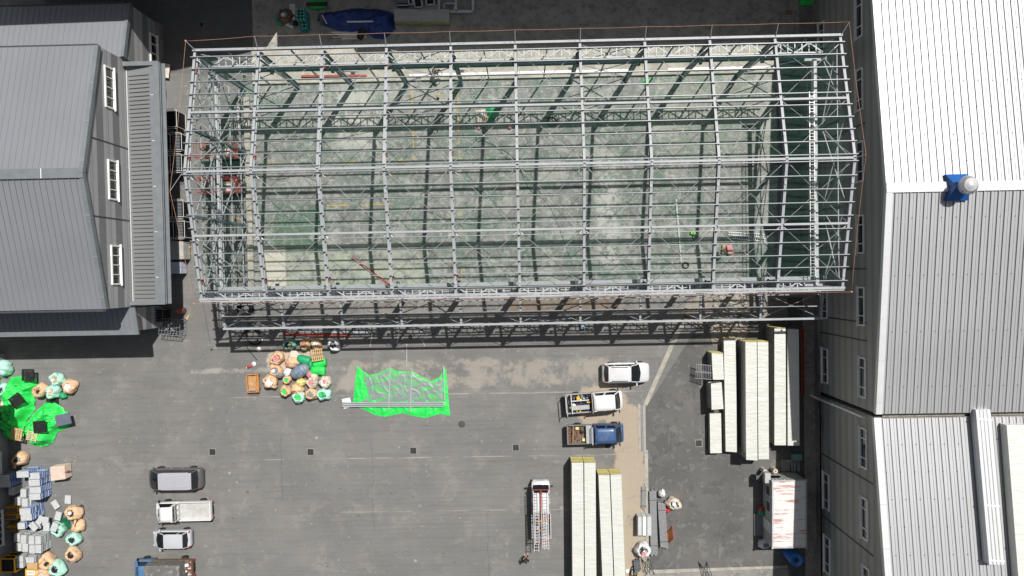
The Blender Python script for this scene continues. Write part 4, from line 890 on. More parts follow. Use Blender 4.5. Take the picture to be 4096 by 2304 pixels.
bar('grey angle lying on the back ledge above the red beam', (1175, 281), (1435, 289), .1, .08, m_steel, .31)
for k, (a, c, lb) in enumerate((((1640, 307), (2078, 297), 'bright white long channel on the back ledge left of centre'), ((2080, 296), (2512, 288), 'bright white long channel on the back ledge at the centre'), ((2668, 284), (3098, 275), 'bright white long channel on the back ledge at the right'))): bar(lb, a, c, .26, .1, m_wht, .31, name='white_channel', cat='channel')
for k, (a, c, lb) in enumerate((((2946, 243), (3004, 241), 'short white lamp strip on the back ledge near the right columns, the left one'), ((3030, 240), (3095, 236), 'short white lamp strip on the back ledge near the right columns, the right one'))):
    t = thing('lamp_strip', lb, 'lamp strip', (0, 0, 0)); bb = MB(); bb.beam(G(*a)+Vector((0, 0, .35)), G(*c)+Vector((0, 0, .35)), .08, .07, m_wht); bb.build('batten', t)
    for f in (.1, .37, .63, .9): q = (G(*a)).lerp(G(*c), f); bb = MB(); bb.box((q.x, q.y+.12, .35), (.04, .2, .04), m_wht); bb.build('bracket', t)
for a, c, lb in (((1489, 1332), (1481, 1388), 'steel offcut standing clear left of the cut bars'), ((1598, 1318), (1588, 1375), 'steel offcut beside the yellow-green cap'), ((1660, 1342), (1735, 1337), 'grey steel offcut, topmost of the crossed bars'), ((1678, 1325), (1735, 1338), 'pale offcut slanting across the crossed bars'), ((1680, 1335), (1700, 1387), 'offcut slanting down from the crossed bars'), ((1682, 1360), (1745, 1344), 'lowest pale offcut of the crossed bars'), ((1627, 1375), (1627, 1468), 'long thin grey bar lying upright above the green tarp'), ((1380, 1340), (1380, 1362), 'short pale offcut right of the white bulk bag')): bar(lb, a, c, .09, .06, m_galv, .01)
coil('tool_clutter', 'small dark cutting tool between the loose offcuts', 1642, 1347, .12, 4, th=.05, jit=.5, cat='tool')
b = MB(); b.lathe([(.1, 0), (.1, .08), (.02, .1)], G(1609, 1354), M('lime_cap', (.6, .75, .3), .5), 14); one(b, 'bucket_lid', 'yellow-green round lid between the loose offcuts', 'lid')
b = MB(); b.box(G(2331, 1306, .25)+Vector((0, 0, -.05)), (.42, .42, .4), M('pale_blue_box', (.22, .36, .46), .5, .1)); b.box(G(2331, 1302, .5), (.3, .3, .1), M('pale_blue_box', (.3, .36, .46), .5, .1)); one(b, 'blue_can', 'pale blue square can just in front of the lean-to beam', 'can', bevel=.03)

# green spread tarp with sheets and bars
cloth([(1428, 1462), (1466, 1492), (1478, 1500), (1515, 1492), (1560, 1470), (1590, 1484), (1650, 1486), (1700, 1512), (1724, 1524), (1760, 1508), (1778, 1466), (1786, 1490), (1798, 1630), (1802, 1664), (1760, 1656), (1700, 1672), (1650, 1664), (1612, 1652), (1540, 1668), (1500, 1660), (1460, 1640), (1410, 1622), (1414, 1590)], .02, m_tarp, .07, .4, .09, seed=3).build('green_tarp', smooth=True)
tag(D.objects['green_tarp'], 'bright green tarp spread on the asphalt beneath grey sheeting and long bars', 'tarp')
gs = NT('dusty_film'); p_ = gs.pos(); c_ = gs.mix(gs.ramp(gs.noise(gs.scale(p_, (.8, 2.6, 1)), .9, 7, .72, .3), .47, .57, 0, .85), (.22, .26, .25), (.07, .48, .12)); c_ = gs.mix(gs.ramp(gs.noise(p_, 3, 6, .7), .5, .7, 0, .4), c_, (.32, .36, .355)); gs.bump(gs.noise(gs.scale(p_, (.6, 2, 1)), 1.6, 4), .35, .04); m_film = gs.fin(c_, .45, 0, .5)
one(cloth([(1452, 1478), (1470, 1504), (1520, 1496), (1558, 1476), (1592, 1490), (1648, 1490), (1700, 1518), (1730, 1532), (1770, 1512), (1776, 1604), (1700, 1606), (1440, 1606), (1470, 1590), (1474, 1560), (1458, 1530)], .03, m_film, .06, .4, .05, base=.1, seed=9), 'plastic_sheet', 'dusty grey plastic sheet crumpled over the bright green tarp', 'sheet', smooth=True)
for k, y in enumerate((1608, 1615, 1622)): bar(('upper', 'middle', 'lower')[k]+' of the three long grey bars laid across the bottom of the green tarp', (1372, y+1), (1776, y), .11, .1, m_steel, .22, name='long_bar')
for a, c, lb in (((1562, 1466), (1556, 1640), 'left cross bar under the sheet on the green tarp'), ((1648, 1474), (1643, 1645), 'middle cross bar on the green tarp'), ((1774, 1462), (1780, 1600), 'right cross bar at the edge of the green tarp')): bar(lb, a, c, .11, .06, m_steel, .17, name='cross_bar')
b = MB(); b.prism([(p.x, p.y) for p in gp((1368, 1596), (1400, 1590), (1406, 1612), (1410, 1628), (1376, 1634), (1372, 1612))], .02, .1, m_paper); one(b, 'foam_sheet', 'white foam sheet under the left ends of the three long bars', 'foam sheet')

# north storage strip
t = sack(1140, 60, .8, .62, m_brn, 'brown bulk bag of white and blue waste in the shaded back strip', (m_grys, m_paper))
TB = []
def bottle(x, y, z, label, grp='teal water bottles stacked in the back strip'):
    global TB0
    t = thing('water_bottle', label, 'bottle', (x, y, z), 0, grp); b = MB(); b.lathe([(.02, 0), (.13, .0), (.135, .05), (.13, .12), (.135, .2), (.13, .28), (.135, .34), (.11, .4), (.04, .44)], (0, 0, 0), m_teal, 14); b.build('bottle_body', t, True)
    b = MB(); b.lathe([(.035, .43), (.035, .5), (.01, .5)], (0, 0, 0), m_paper, 8); b.build('cap', t); return t
o0 = G(1188, 37, 1.5); first = None
for i in range(3):
    for j in range(6):
        lv = 3 if j < 4 else (2 if i > 0 else 1)
        for k in range(lv):
            p = (o0.x+.29*i, o0.y-.29*j, .05+.5*k)
            lb = ('top' if k == lv-1 else ('bottom', 'middle')[k])+' teal water bottle in the '+('left', 'middle', 'right')[i]+' column, '+('first', 'second', 'third', 'fourth', 'fifth', 'sixth')[j]+' row from the back'
            if first is None: first = bottle(*p, lb)
            else: dup(first, p, 0, lb)
b = MB(); b.box((0, 0, .25), (.5, .9, .5), m_paper); [b.box((x, y, .53), (.14, .14, .06), m_whts) for x in (-.13, .08) for y in (-.3, -.1, .1, .3)]; o = one(b, 'carton_stack', 'white carton stack left of the teal bottles', 'carton'); o.location = G(1176, 44)
for x, y, r, m, lb in ((1170, 68, .22, m_paper, 'white crumpled carton between the bag and the bottles'), (1150, 96, .2, m_whts, 'round white tub lid in the back strip clutter'), (1163, 104, .17, m_paper, 'small white box with a blue edge in the back strip clutter'), (1180, 92, .22, m_dgreen, 'dark bottles heap left of the teal bottles')): sack(x, y, .3, r, m, lb, None, name='waste_item', cat='waste')
b = MB(); b.tube([(0, 0, .2), (.5, -.45, .16)], [.2, .17], m_tarpd, 14); o = one(b, 'green_bucket', 'dark green bucket lying left of the brown bag', 'bucket'); o.location = G(1109, 82)
roll(1268, 17, 1.6, .4, .02, m_tarp, 'bright green sack strapped with black in the back strip'); b = MB(); b.box((0, 0, .1), (1.9, .3, .12), m_blk); o = one(b, 'black_strap', 'black mat lying across the bright green sack', 'mat'); o.location = G(1268, 18, .72)
b = MB(); b.prism([(p.x, p.y) for p in gp((3143, 40), (3168, 43), (3165, 60), (3140, 57))], .02, .07, M('dusty_pink_board', (.3, .14, .13), .8)); one(b, 'pink_board', 'small dusty pink board lying alone in the shaded strip at the upper right', 'board')
roll(3250, 2, 2.2, .4, .05, m_tarp, 'bright green bundle at the top edge near the east hall wall')
one(cloth([(1270, 82), (1276, 54), (1340, 46), (1420, 34), (1500, 36), (1560, 46), (1578, 60), (1580, 100), (1584, 118), (1560, 140), (1536, 158), (1500, 156), (1470, 138), (1420, 130), (1380, 132), (1340, 120), (1300, 106)], .75, m_btarp, .09, .7, .26, seed=4, lumps=.8), 'blue_tarp', 'large crumpled dark blue tarp over a heap in the back strip', 'tarp', smooth=True)
bar('white bar lying on the blue tarp', (1389, 89), (1521, 87), .12, .06, m_paper, .98, name='white_bar', hz=.9); bar('short bright strip on the left of the blue tarp', (1290, 62), (1308, 97), .08, .05, m_paper, .95, name='white_bar', hz=.9); bar('dark board leaning on the left of the blue tarp', (1284, 58), (1288, 102), .3, .05, m_trimD, .92, name='dark_board', hz=.9, cat='board')
roll(1446, 128, 1.3, .3, 1.2, m_blk, 'black jacket heap on the lower edge of the blue tarp').name = 'black_heap'
for k in range(7): bar(('first', 'second', 'third', 'fourth', 'fifth', 'sixth', 'seventh')[k]+' pale plank from the top edge of the pile below the blue tarp', (1326+rnd, 131+k*4), (1484-rnd2, 130+k*4), .14, .06, m_tanl if k % 2 else m_paper, .02+.03*(k % 3), name='plank', cat='plank', group='pale planks below the blue tarp') if not (rnd := (k*37 % 60)) < 0 and not (rnd2 := (k*23 % 50)) < 0 else None
bundle('panel_bundle', 'long film-wrapped panel stack with yellow side in the shaded back strip', [(1577, 36), (1797, 38), (1797, 85), (1577, 82)], 1.1, mt=m_wrapc, ms=M('dusty_wool_side', (.4, .38, .2), .7, .25, 3), z0=.05)
def wframe(label, pts, h, div=(), glass=False, fw=.12):
    P = gp(*pts, h=h); t = thing('window_frame', label, 'window frame', (0, 0, 0)); b = MB(); n = len(P)
    for i in range(n): b.beam(P[i], P[(i+1) % n], fw, .08, m_whts)
    for f in div: b.beam(P[0].lerp(P[1], f), P[3].lerp(P[2], f), fw*.8, .08, m_whts)
    b.build('frame', t)
    if glass: b = MB(); b.prism([(p.x, p.y) for p in P], h-.015, h+.015, m_glassD); b.build('glass', t)
wframe('big white window frame with two panes at the top edge behind the wrapped stack', [(1756, -20), (1892, -20), (1892, 46), (1756, 46)], .35, (.5,), fw=.22); wframe('smaller white window frame lying inside the big one', [(1776, 14), (1820, 14), (1818, 44), (1776, 44)], .45, fw=.1)
wframe('glazed white sash leaning at the top edge, left of the plain sash', [(1652, -20), (1682, -22), (1690, 28), (1660, 30)], .5, glass=True); wframe('glazed white sash at the top edge, right of the first sash', [(1704, -20), (1734, -22), (1738, 18), (1706, 20)], .5, glass=True); wframe('small glazed sash beside the stacked blue panels', [(1633, -15), (1650, -15), (1652, 18), (1636, 18)], .4, glass=True)
for k in range(4): bar(('lowest', 'second', 'third', 'topmost')[k]+' white trim bar of the pile behind the wrapped stack', (1680+9*k, 35-4*k), (1752, 34-4*k), .08, .06, m_whts, .02+.05*k, name='trim_bar')
b = MB(); [b.box((0, -.12+.12*k, .1+.06*k), (.95, .1, .12), m_paper if k % 2 else m_blk) for k in range(4)]; b.box((0, .5, .3), (.8, .8, .5), m_trimG); o = one(b, 'panel_pile', 'small pile of dark and white panels left of the glazed sashes', 'panels'); o.location = G(1612, 24)
def drain(px, py, label, s=.62, m=m_kerb):
    t = thing('drain_grate', label, 'drain grate', G(px, py, 0), random.uniform(-.03, .03)); b = MB()
    for q in (-1, 1): b.box((q*s*.5, 0, .012), (.07, s+.07, .024), m); b.box((0, q*s*.5, .0115), (s-.07, .07, .023), m)
    b.build('frame', t); b = MB(); b.box((0, 0, .004), (s-.08, s-.08, .006), m_blk)
    for k in range(7): b.box((-s*.38+s*.127*k, 0, .014), (.022, s-.08, .014), m_trimD)
    for y in (-.09, .09): b.box((0, y, .015), (s-.08, .03, .012), m_trimD)
    b.build('grating', t)
for x, y, lb in ((850, 1808, 'square drain grate furthest left in the pale joint line'), (1242, 1808, 'square drain grate below the middle sack pile'), (1653, 1803, 'square drain grate below the green tarp'), (2063, 1790, 'square drain grate left of the blue pickup'), (2795, 1773, 'square drain grate in the dark yard near the panel stacks'), (2430, 1782, 'drain grate partly under the blue pickup')): drain(x, y, lb)
for x, y, lb in ((983, 311, 'drain grate on the back ledge at the far left'), (1415, 298, 'drain grate on the back ledge near the red beam'), (1849, 292, 'drain grate on the back ledge by the fourth column'), (2282, 282, 'drain grate on the back ledge right of centre')): t_ = drain(x, y, lb, .4)
for o in [o for o in D.objects if o.name.startswith('drain_grate') and 'back ledge' in o.get('label', '')]: o.location.z = .302
drain(806, 98, 'lone square drain grate in the dark asphalt behind the left hall', .5)
t = thing('channel_drain', 'long galvanised channel grating beside the blue pickup', 'channel drain', G(2568, 1713)); b = MB(); L = (G(2568, 1618)-G(2568, 1803)).length
for s in (-1, 1): b.box((s*.24, 0, .01), (.2, L+.2, .02), m_cream)
b.build('kerb', t); b = MB(); b.box((0, 0, .006), (.28, L, .006), m_blk); [b.box((0, -L/2+L*(k+.5)/44, .018), (.28, L/44*.45, .016), m_galv) for k in range(44)]; [b.box((x, 0, .02), (.02, L, .014), m_galv) for x in (-.13, 0, .13)]; b.build('grating', t)
b = MB(); b.lathe([(.32, 0), (.32, .012), (.02, .014)], G(1847, 1697), m_trimD, 24); one(b, 'manhole_cover', 'round black manhole cover below the green tarp', 'manhole cover')
b = MB(); b.lathe([(.16, 0), (.16, .012), (.02, .014)], G(990, 1967), M('rust_iron', (.18, .12, .08), .8), 20); one(b, 'manhole_cover', 'small rusty round cover right of the minivan', 'manhole cover')

# panel stacks of the east yard
PS = 'film-wrapped panel stacks in the right yard'
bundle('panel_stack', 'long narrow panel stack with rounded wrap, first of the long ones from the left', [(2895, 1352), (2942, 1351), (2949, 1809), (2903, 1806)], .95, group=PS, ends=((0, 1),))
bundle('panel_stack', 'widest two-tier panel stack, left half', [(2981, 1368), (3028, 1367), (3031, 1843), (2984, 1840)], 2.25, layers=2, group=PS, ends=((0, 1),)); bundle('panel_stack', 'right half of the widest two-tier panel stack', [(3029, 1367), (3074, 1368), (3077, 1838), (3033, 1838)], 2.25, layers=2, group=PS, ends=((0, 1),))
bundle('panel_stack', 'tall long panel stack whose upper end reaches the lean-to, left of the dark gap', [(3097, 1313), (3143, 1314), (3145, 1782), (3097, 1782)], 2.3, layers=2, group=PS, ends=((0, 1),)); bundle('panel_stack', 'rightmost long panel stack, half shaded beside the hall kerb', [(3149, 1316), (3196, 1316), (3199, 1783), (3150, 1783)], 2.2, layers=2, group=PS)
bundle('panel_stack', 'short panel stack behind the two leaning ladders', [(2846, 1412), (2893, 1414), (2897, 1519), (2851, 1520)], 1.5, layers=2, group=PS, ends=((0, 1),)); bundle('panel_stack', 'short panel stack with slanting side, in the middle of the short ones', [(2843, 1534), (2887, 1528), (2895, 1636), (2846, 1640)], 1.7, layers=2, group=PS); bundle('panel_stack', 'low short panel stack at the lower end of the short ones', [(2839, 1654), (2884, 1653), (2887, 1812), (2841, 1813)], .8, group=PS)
PL = 'long wrapped panel stacks at the bottom edge'
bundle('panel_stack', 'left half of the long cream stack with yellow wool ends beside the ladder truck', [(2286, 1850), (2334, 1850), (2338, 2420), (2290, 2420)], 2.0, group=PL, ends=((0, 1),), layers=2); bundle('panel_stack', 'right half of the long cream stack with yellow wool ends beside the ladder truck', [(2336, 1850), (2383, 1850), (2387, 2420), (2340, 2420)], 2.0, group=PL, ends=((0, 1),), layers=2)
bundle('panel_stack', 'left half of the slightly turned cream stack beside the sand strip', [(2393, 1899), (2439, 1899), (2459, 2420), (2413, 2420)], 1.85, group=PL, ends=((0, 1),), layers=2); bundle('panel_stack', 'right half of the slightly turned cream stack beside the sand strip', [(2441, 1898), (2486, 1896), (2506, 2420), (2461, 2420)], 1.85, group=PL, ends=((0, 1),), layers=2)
def ladder(label, a, c, w_, n, m=m_alu, name='ladder', group=None, zz=None, dbl=False):
    A, C_ = Vector(a), Vector(c); d = (C_-A).normalized(); s = d.cross(Vector((0, 0, 1))); s = s.normalized() if s.length > .1 else Vector((1, 0, 0)); t = thing(name, label, 'ladder', (0, 0, 0), 0, group)
    for q in (-1, 1): b = MB(); b.beam(A+s*q*w_/2, C_+s*q*w_/2, .06, .03, m, d.cross(s)); b.build('rail', t)
    for k in range(n): b = MB(); p = A.lerp(C_, (k+.5)/n); b.beam(p-s*w_/2, p+s*w_/2, .03, .045, m, d.cross(s)); b.build('rung', t)
    return t
g1 = G(2786, 1474, .5); g2 = G(2846, 1478, 1.6); ladder('upper of the two ladders leaning against the short panel stack', G(2783, 1470, .9), G(2845, 1476, 1.6), .62, 9, m_galv); ladder('lower of the two ladders leaning against the short panel stack', G(2780, 1500, .9), G(2846, 1506, 1.6), .55, 9, m_galv)
ladder('upper of the two aluminium ladders on the right floor of the frame', G(2912, 934, .12), G(3056, 942, .12), .24, 16); ladder('lower of the two aluminium ladders on the right floor of the frame', G(2928, 948, .2), G(3062, 960, .2), .28, 15)
# tall ladder hanging under the right bay, across the span
q1 = G(3247, 366, 8.3); q2 = G(3252, 1110, 8.3); ladder('very long aluminium ladder lying beside the crane bridge in the right bay', q1, q2, .36, 60)
t = thing('crane_bridge', 'long pale crane bridge girder spanning the right bay of the frame', 'crane'); q1 = G(3263, 235, 7.95); q2 = G(3263, 1140, 7.95); b = MB(); b.box(((q1.x+q2.x)/2, (q1.y+q2.y)/2, 7.8), (.24, q1.y-q2.y, .5), m_truss); b.build('girder', t)
for q in (q1, q2): b = MB(); b.box((q.x, q.y, 7.65), (1.6, .2, .24), m_steel); b.build('end_carriage', t)
# container office
t = thing('container', 'white shipping container office with red worn stripes on its roof', 'container', (0, 0, 0)); h = 2.5
P = gp((3090, 1923), (3224, 1921), (3224, 2189), (3090, 2191), h=h); b = MB(); b.prism([(p.x, p.y) for p in P], .1, h-.04, m_cside); b.build('body', t)
b = MB(); a, c, d, e = P
for k in range(26): f = (k+.5)/26; b.beam(a.lerp(e, f)+Vector((.12, 0, .0)), c.lerp(d, f)+Vector((-.12, 0, .0)), .13, .035, m_ctop)
b.prism([(p.x, p.y) for p in P], h-.05, h-.012, m_ctop); b.build('roof', t)
b = MB(); 
for i in range(4): b.beam(P[i], P[(i+1) % 4], .1, .09, m_cside)
b.build('roof_rail', t)
for p in P: b = MB(); b.box((p.x, p.y, h+.01), (.18, .18, .12), m_cside); b.build('corner_casting', t)
b = MB(); [b.box((a.x-.02, a.y+(e.y-a.y)*(k+.5)/20, 1.3), (.04, .14, 2.1), m_cside) for k in range(20)]; [b.box((a.x+(c.x-a.x)*(k+.5)/9, a.y+.02, 1.3), (.16, .04, 2.1), m_cside) for k in range(9)]; b.build('wall_rib', t)
for f in (.13, .37): 
    b = MB(); yy = a.y+(e.y-a.y)*(f+.06); b.box((a.x-.06, yy, 1.6), (.05, 1.0, .9), m_wht); w_ = b.build('window', t); b = MB(); b.box((a.x-.09, yy, 1.6), (.02, .86, .76), m_glassD); b.build('pane', w_); b = MB(); [b.box((a.x-.12, yy-.4+.16*k, 1.6), (.02, .02, .9), m_galv) for k in range(6)]; b.build('bars', w_)
b = MB(); b.box((a.x-.05, a.y+(e.y-a.y)*.74, 1.15), (.05, .95, 2.0), m_whts); b.build('door', t)
b = MB(); b.box((a.x-.3, a.y+.15, 1.9), (.5, .9, .6), m_cside); b.build('air_unit', t)
b = MB(); b.prism([(p.x, p.y) for p in gp((3072, 1905), (3130, 1905), (3145, 1921), (3100, 1922), h=h)], h, h+.012, m_paper); b.prism([(p.x, p.y) for p in gp((3128, 1915), (3138, 1914), (3134, 1920), h=h)], h+.014, h+.02, m_cpipe)
b.v = [Vector((v.x, a.y+.062, 1.2+(v.y-a.y)*1.6)) for v in b.v]; b.build('company_sign', t)
b = MB(); b.box((0, 0, .06), (.9, 2.0, .08), m_woodd); [b.box((0, -.9+.2*k, .11), (.88, .17, .02), m_trimG) for k in range(10)]; b.box((-.47, 0, .12), (.05, 2.0, .06), m_wht); o = one(b, 'door_step', 'grey slatted wooden step in front of the container door', 'step'); o.location = G(3036, 2097)
sack(3048, 2036, .6, .22, m_redp, 'red helmet shape by the container windows', None, name='red_bundle', cat='bundle'); sack(3052, 2052, .6, .32, m_tarpd, 'dark green bundle by the container windows below the red one', None); sack(3062, 2180, .9, .42, m_whts, 'white sack at the lower left corner of the container', (m_grys,))
for x, y, lb in ((3060, 1886, 'left paper roll standing by the upper end of the container'), (3102, 1884, 'right paper roll with dark core by the upper end of the container')):
    t = thing('paper_roll', lb, 'roll', G(x, y, .9)-Vector((0, 0, .9))); b = MB(); b.lathe([(.2, 0), (.2, .95), (.08, .95)], (0, 0, 0), m_tanl, 16); b.build('roll', t, False); b = MB(); b.lathe([(.08, .94), (.08, .96), (.01, .96)], (0, 0, 0), m_woodd, 12); b.build('core', t)
t = thing('water_tank', 'tall blue ribbed plastic drum stack beside the lower end of the container', 'tank', G(3187, 2242, 2.0)-Vector((0, 0, 2.0)))
b = MB(); pr = []; z = 0
while z < 1.95: pr += [(.52, z), (.57, z+.04), (.57, z+.08), (.52, z+.12)]; z += .16
b.lathe([(.3, 0)]+pr+[(.5, 2.0), (.24, 2.02), (.2, 1.9)], (0, 0, 0), m_cpipe, 28); b.build('tank_body', t, True); b = MB(); b.lathe([(.21, 2.0), (.2, 2.025), (.02, 2.03)], (0, 0, 0), m_blk, 20); b.build('opening', t)
# props rack between stacks and container
for k in range(16): 
    lb = ('first', 'second', 'third', 'fourth', 'fifth', 'sixth', 'seventh', 'eighth', 'ninth', 'tenth', 'eleventh', 'twelfth', 'thirteenth', 'fourteenth', 'fifteenth', 'sixteenth')[k]+' galvanised prop from the left in the row above the container'; x = 3126+4.6*k; q = MB(); q.tube([G(x, 1843+random.uniform(-4, 4), .1), G(x+random.uniform(-2, 6), 1886+random.uniform(-3, 3), .1)], .028, m_galv, 6); q.box(G(x, 1842, .1), (.09, .09, .02), m_galv); one(q, 'steel_prop', lb, 'prop', 'steel props in the shaded row')
b = MB(); b.box((0, 0, .25), (.95, .65, .5), M('teal_crate_paint', (.1, .22, .2), .6)); b.box((0, 0, .52), (.8, .5, .06), M('teal_crate_top', (.14, .28, .25), .6)); o = one(b, 'teal_crate', 'dull teal crate at the top of the prop row', 'crate', bevel=.03); o.location = G(3180, 1824)
t = thing('steel_rack', 'dark red steel rack in the shade right of the long panel stacks', 'rack', (0, 0, 0)); 
for x in (3204, 3214): b = MB(); b.beam(G(x, 1315, .5), G(x+3, 1580, .5), .1, .1, m_red); b.build('rail', t)
for y in (1320, 1400, 1450, 1520, 1578): b = MB(); b.beam(G(3200, y, .45), G(3240 if y in (1320, 1450) else 3220, y, .45), .08, .08, m_red); b.build('cross_bar', t)

# steel deck bundles, pallets, sacks in the sand area
def rods(label, a, c, wd_, h_, n, m=m_galv, name='pipe_bundle'):
    A, C_ = G(*a, h_), G(*c, h_); d = (C_-A).normalized(); s = d.cross(Vector((0, 0, 1))).normalized(); t = thing(name, label, 'pipe bundle', (0, 0, 0)); b = MB(); L = int(h_/.09)
    for k in range(n):
        o = s*(-wd_/2+wd_*(k+.5)/n); r = wd_/n*.42; j = random.uniform(-.12, .12)
        for l in range(L): b.tube([A+o+d*j+Vector((0, 0, -h_+.06+.09*l)), C_+o+d*j+Vector((0, 0, -h_+.06+.09*l))], min(r, .05), m, 6)
    b.build('pipes', t); 
    for f in (.15, .85): q = MB(); p = A.lerp(C_, f); q.beam(p-s*wd_*.55-Vector((0, 0, .0)), p+s*wd_*.55, .04, .02, m_trimD); q.build('strap', t)
    return t
rods('short galvanised pipe bundle left of the long one', (2577, 1950), (2576, 2037), .45, .25, 6); rods('long galvanised pipe bundle in the middle of the sand edge', (2612, 1962), (2618, 2222), .62, .4, 9); rods('galvanised pipe bundle right of the long one, beside the rusty tray', (2647, 2014), (2658, 2194), .68, .5, 9); rods('small pipe bundle at the bottom edge of the sand', (2547, 2238), (2553, 2285), .62, .4, 7, m_trimG)
for k, (x0, x1) in enumerate(((2550, 2569), (2569, 2587), (2587, 2607))): bundle('board_stack', ('left grey board pile', 'middle white block pile', 'right grey board pile')[k]+' of the three beside the pipe bundles', [(x0+1, 2066), (x1-1, 2066), (x1-1, 2143), (x0+1, 2143)], .95, mt=(m_crG, m_paper, m_crG)[k], ms=m_crGs, layers=4, cat='board pile', group='three board piles by the sand strip')
sack(2650, 1978, .75, .32, m_whts, 'white plastic bag of scraps above the steel bundles', None); sack(2697, 2018, .95, .58, m_tanl, 'pale bulk bag of metal scraps right of the steel bundles', (m_blk, m_galv, m_paper)); sack(2671, 2040, .4, .3, m_redp, 'small red bag under the pale bulk bag', None); sack(2572, 2203, 1.0, .66, m_whts, 'white bulk bag of scraps below the three board piles', (m_blk, m_galv, m_pink))
t = thing('steel_tray', 'tilted rusty orange tray leaning on the pipe bundle', 'tray', (0, 0, 0)); b = MB(); P = [G(2668, 2128, .2), G(2688, 2102, .9), G(2692, 2152, .9), G(2674, 2168, .2)]; b.add(P+[p+Vector((.0, 0, .05)) for p in P], [(0, 1, 2, 3), (7, 6, 5, 4), (0, 1, 5, 4), (1, 2, 6, 5), (2, 3, 7, 6), (3, 0, 4, 7)], m_orgp); b.build('tray_plate', t); b = MB(); [b.beam(P[i]+Vector((0, 0, .1)), P[(i+1) % 4]+Vector((0, 0, .1)), .06, .1, m_red) for i in range(4)]; b.build('rim', t)
for n_, (x, y) in enumerate(((2592, 2228), (2826, 2245))):
    t = thing('steel_trestle', ('left', 'right')[n_]+' black trestle of thin bars meeting at a point near the bottom edge', 'trestle'); apex = G(x, y, 1.3)
    for dx, dy in ((-18, 62), (-4, 70), (8, 66), (26, 70)): b = MB(); b.tube([apex, G(x+dx, y+dy, .05)], .03, m_trimD, 5); b.build('leg', t)
coil('hose_bundle', 'dark bent hoses at the bottom edge beside the small pipe bundle', 2533, 2290, .45, 5, th=.03, jit=.6, sx=.5); b = MB(); b.lathe([(.18, 0), (.18, .1), (.03, .12)], G(2509, 2283), m_wht, 16); one(b, 'disc_base', 'round white disc at the bottom edge beside the cream stack', 'lid')

# items on the workshop floor
t = thing('power_tool_case', 'yellow case standing on the floor under the left purlins', 'case', G(1755, 388)+Vector((0, 0, .05)), -.15); b = MB(); b.box((0, 0, .15), (.2, .34, .3), m_yel); b.build('case_body', t, bevel=.03); b = MB(); b.box((0, -.2, .1), (.18, .08, .12), m_blk); b.build('foot', t); b = MB(); b.box((0, 0, .33), (.04, .2, .05), m_blk); b.build('handle', t)
pallet(1923, 466, .05, .03, m_tanl, 'pale wooden pallet loaded with scraps beside the green cloth', L=.95, Wd=1.2, n=6)
sack(1930, 452, .5, .26, m_paper, 'white crumpled sheet on the loaded pallet', None, name='white_sheet', cat='sheet'); sack(1942, 466, .35, .18, m_card, 'cardboard scrap on the loaded pallet', None, name='cardboard', cat='cardboard')
coil('cable_heap', 'black cable heap on the loaded pallet', 1925, 478, .22, 6, th=.03, jit=.5)
one(cloth([(1942, 432), (1965, 424), (1996, 430), (1999, 448), (1994, 462), (1975, 474), (1962, 494), (1950, 492), (1953, 468), (1944, 450)], .3, m_tarpd, .08, .3, .12, base=.06, seed=11), 'green_cloth', 'crumpled dark green cloth beside the loaded pallet', 'cloth', smooth=True)
one(cloth([(2571, 318), (2602, 314), (2598, 330), (2582, 350), (2576, 346)], .12, m_tarp, .06, .2, .06, base=.06, seed=12), 'green_cloth', 'bright green scrap of cloth on the floor beneath the eighth rafter', 'cloth', smooth=True)
sack(1914, 510, .35, .16, m_pink, 'small pinkish bag below the loaded pallet', None); sack(1935, 510, .35, .15, m_brn, 'small brown bag below the loaded pallet', None); sack(2040, 506, .3, .2, m_pink, 'pink bag right of the loaded pallet', None)
t = thing('tool_box', 'lime green tool box on the right floor', 'tool box', G(2770, 933)+Vector((0, 0, .05)), -.15); b = MB(); b.box((0, 0, .12), (.42, .24, .24), M('lime_plastic', (.2, .7, .05), .45)); b.build('box_body', t, bevel=.03); b = MB(); b.box((0, 0, .26), (.2, .04, .04), m_blk); b.build('handle', t)
coil('tool_clutter', 'black hand tool and cord below the lime tool box', 2775, 950, .13, 3, th=.03, jit=.5, cat='tool'); coil('tool_clutter', 'black bent hand tool right of the pale tube', 2782, 1005, .13, 2, th=.025, jit=.7, cat='tool', sx=.3)
b = MB(); b.box((0, 0, .2), (.5, .85, .4), m_pink); o = one(b, 'pink_box', 'pink box beside the opened carton on the right floor', 'box', bevel=.04); o.location = G(2915, 998)+Vector((0, 0, .05)); o.rotation_euler = (0, 0, .2)
t = thing('open_carton', 'opened cardboard carton beside the pink box', 'carton', G(2904, 1002)+Vector((0, 0, .05)), -.1); b = MB(); [b.box((s*.2, 0, .15), (.02, .4, .3), m_card) for s in (-1, 1)]; [b.box((0, s*.2, .15), (.4, .02, .3), m_card) for s in (-1, 1)]; b.box((0, 0, .12), (.38, .38, .02), m_grys); b.build('carton_body', t); b = MB(); b.box((-.32, 0, .29), (.22, .36, .015), m_card); b.box((.32, 0, .29), (.22, .36, .015), m_card); b.build('flap', t)
b = MB(); b.box((0, 0, .1), (.4, .3, .2), m_card); o = one(b, 'carton', 'small closed carton above the opened one', 'carton'); o.location = G(2896, 985)+Vector((0, 0, .05))
one(cloth([(3052, 900), (3090, 890), (3102, 905), (3098, 930), (3080, 942), (3060, 930)], .9, M('black_film', (.03, .03, .035), .3, .4, 3, bump=.9, bsc=6), .1, .5, .35, seed=21), 'black_tarp', 'crumpled black plastic heap in the shade by the second last rafter', 'tarp', smooth=True)
cable('yellow hose curled on the left floor edge', [(955, 880), (945, 872), (940, 885), (950, 895), (962, 892)], m_yel, .05, 'yellow_hose')
for x, y, lb in ((1756, 524, 'x'),): pass
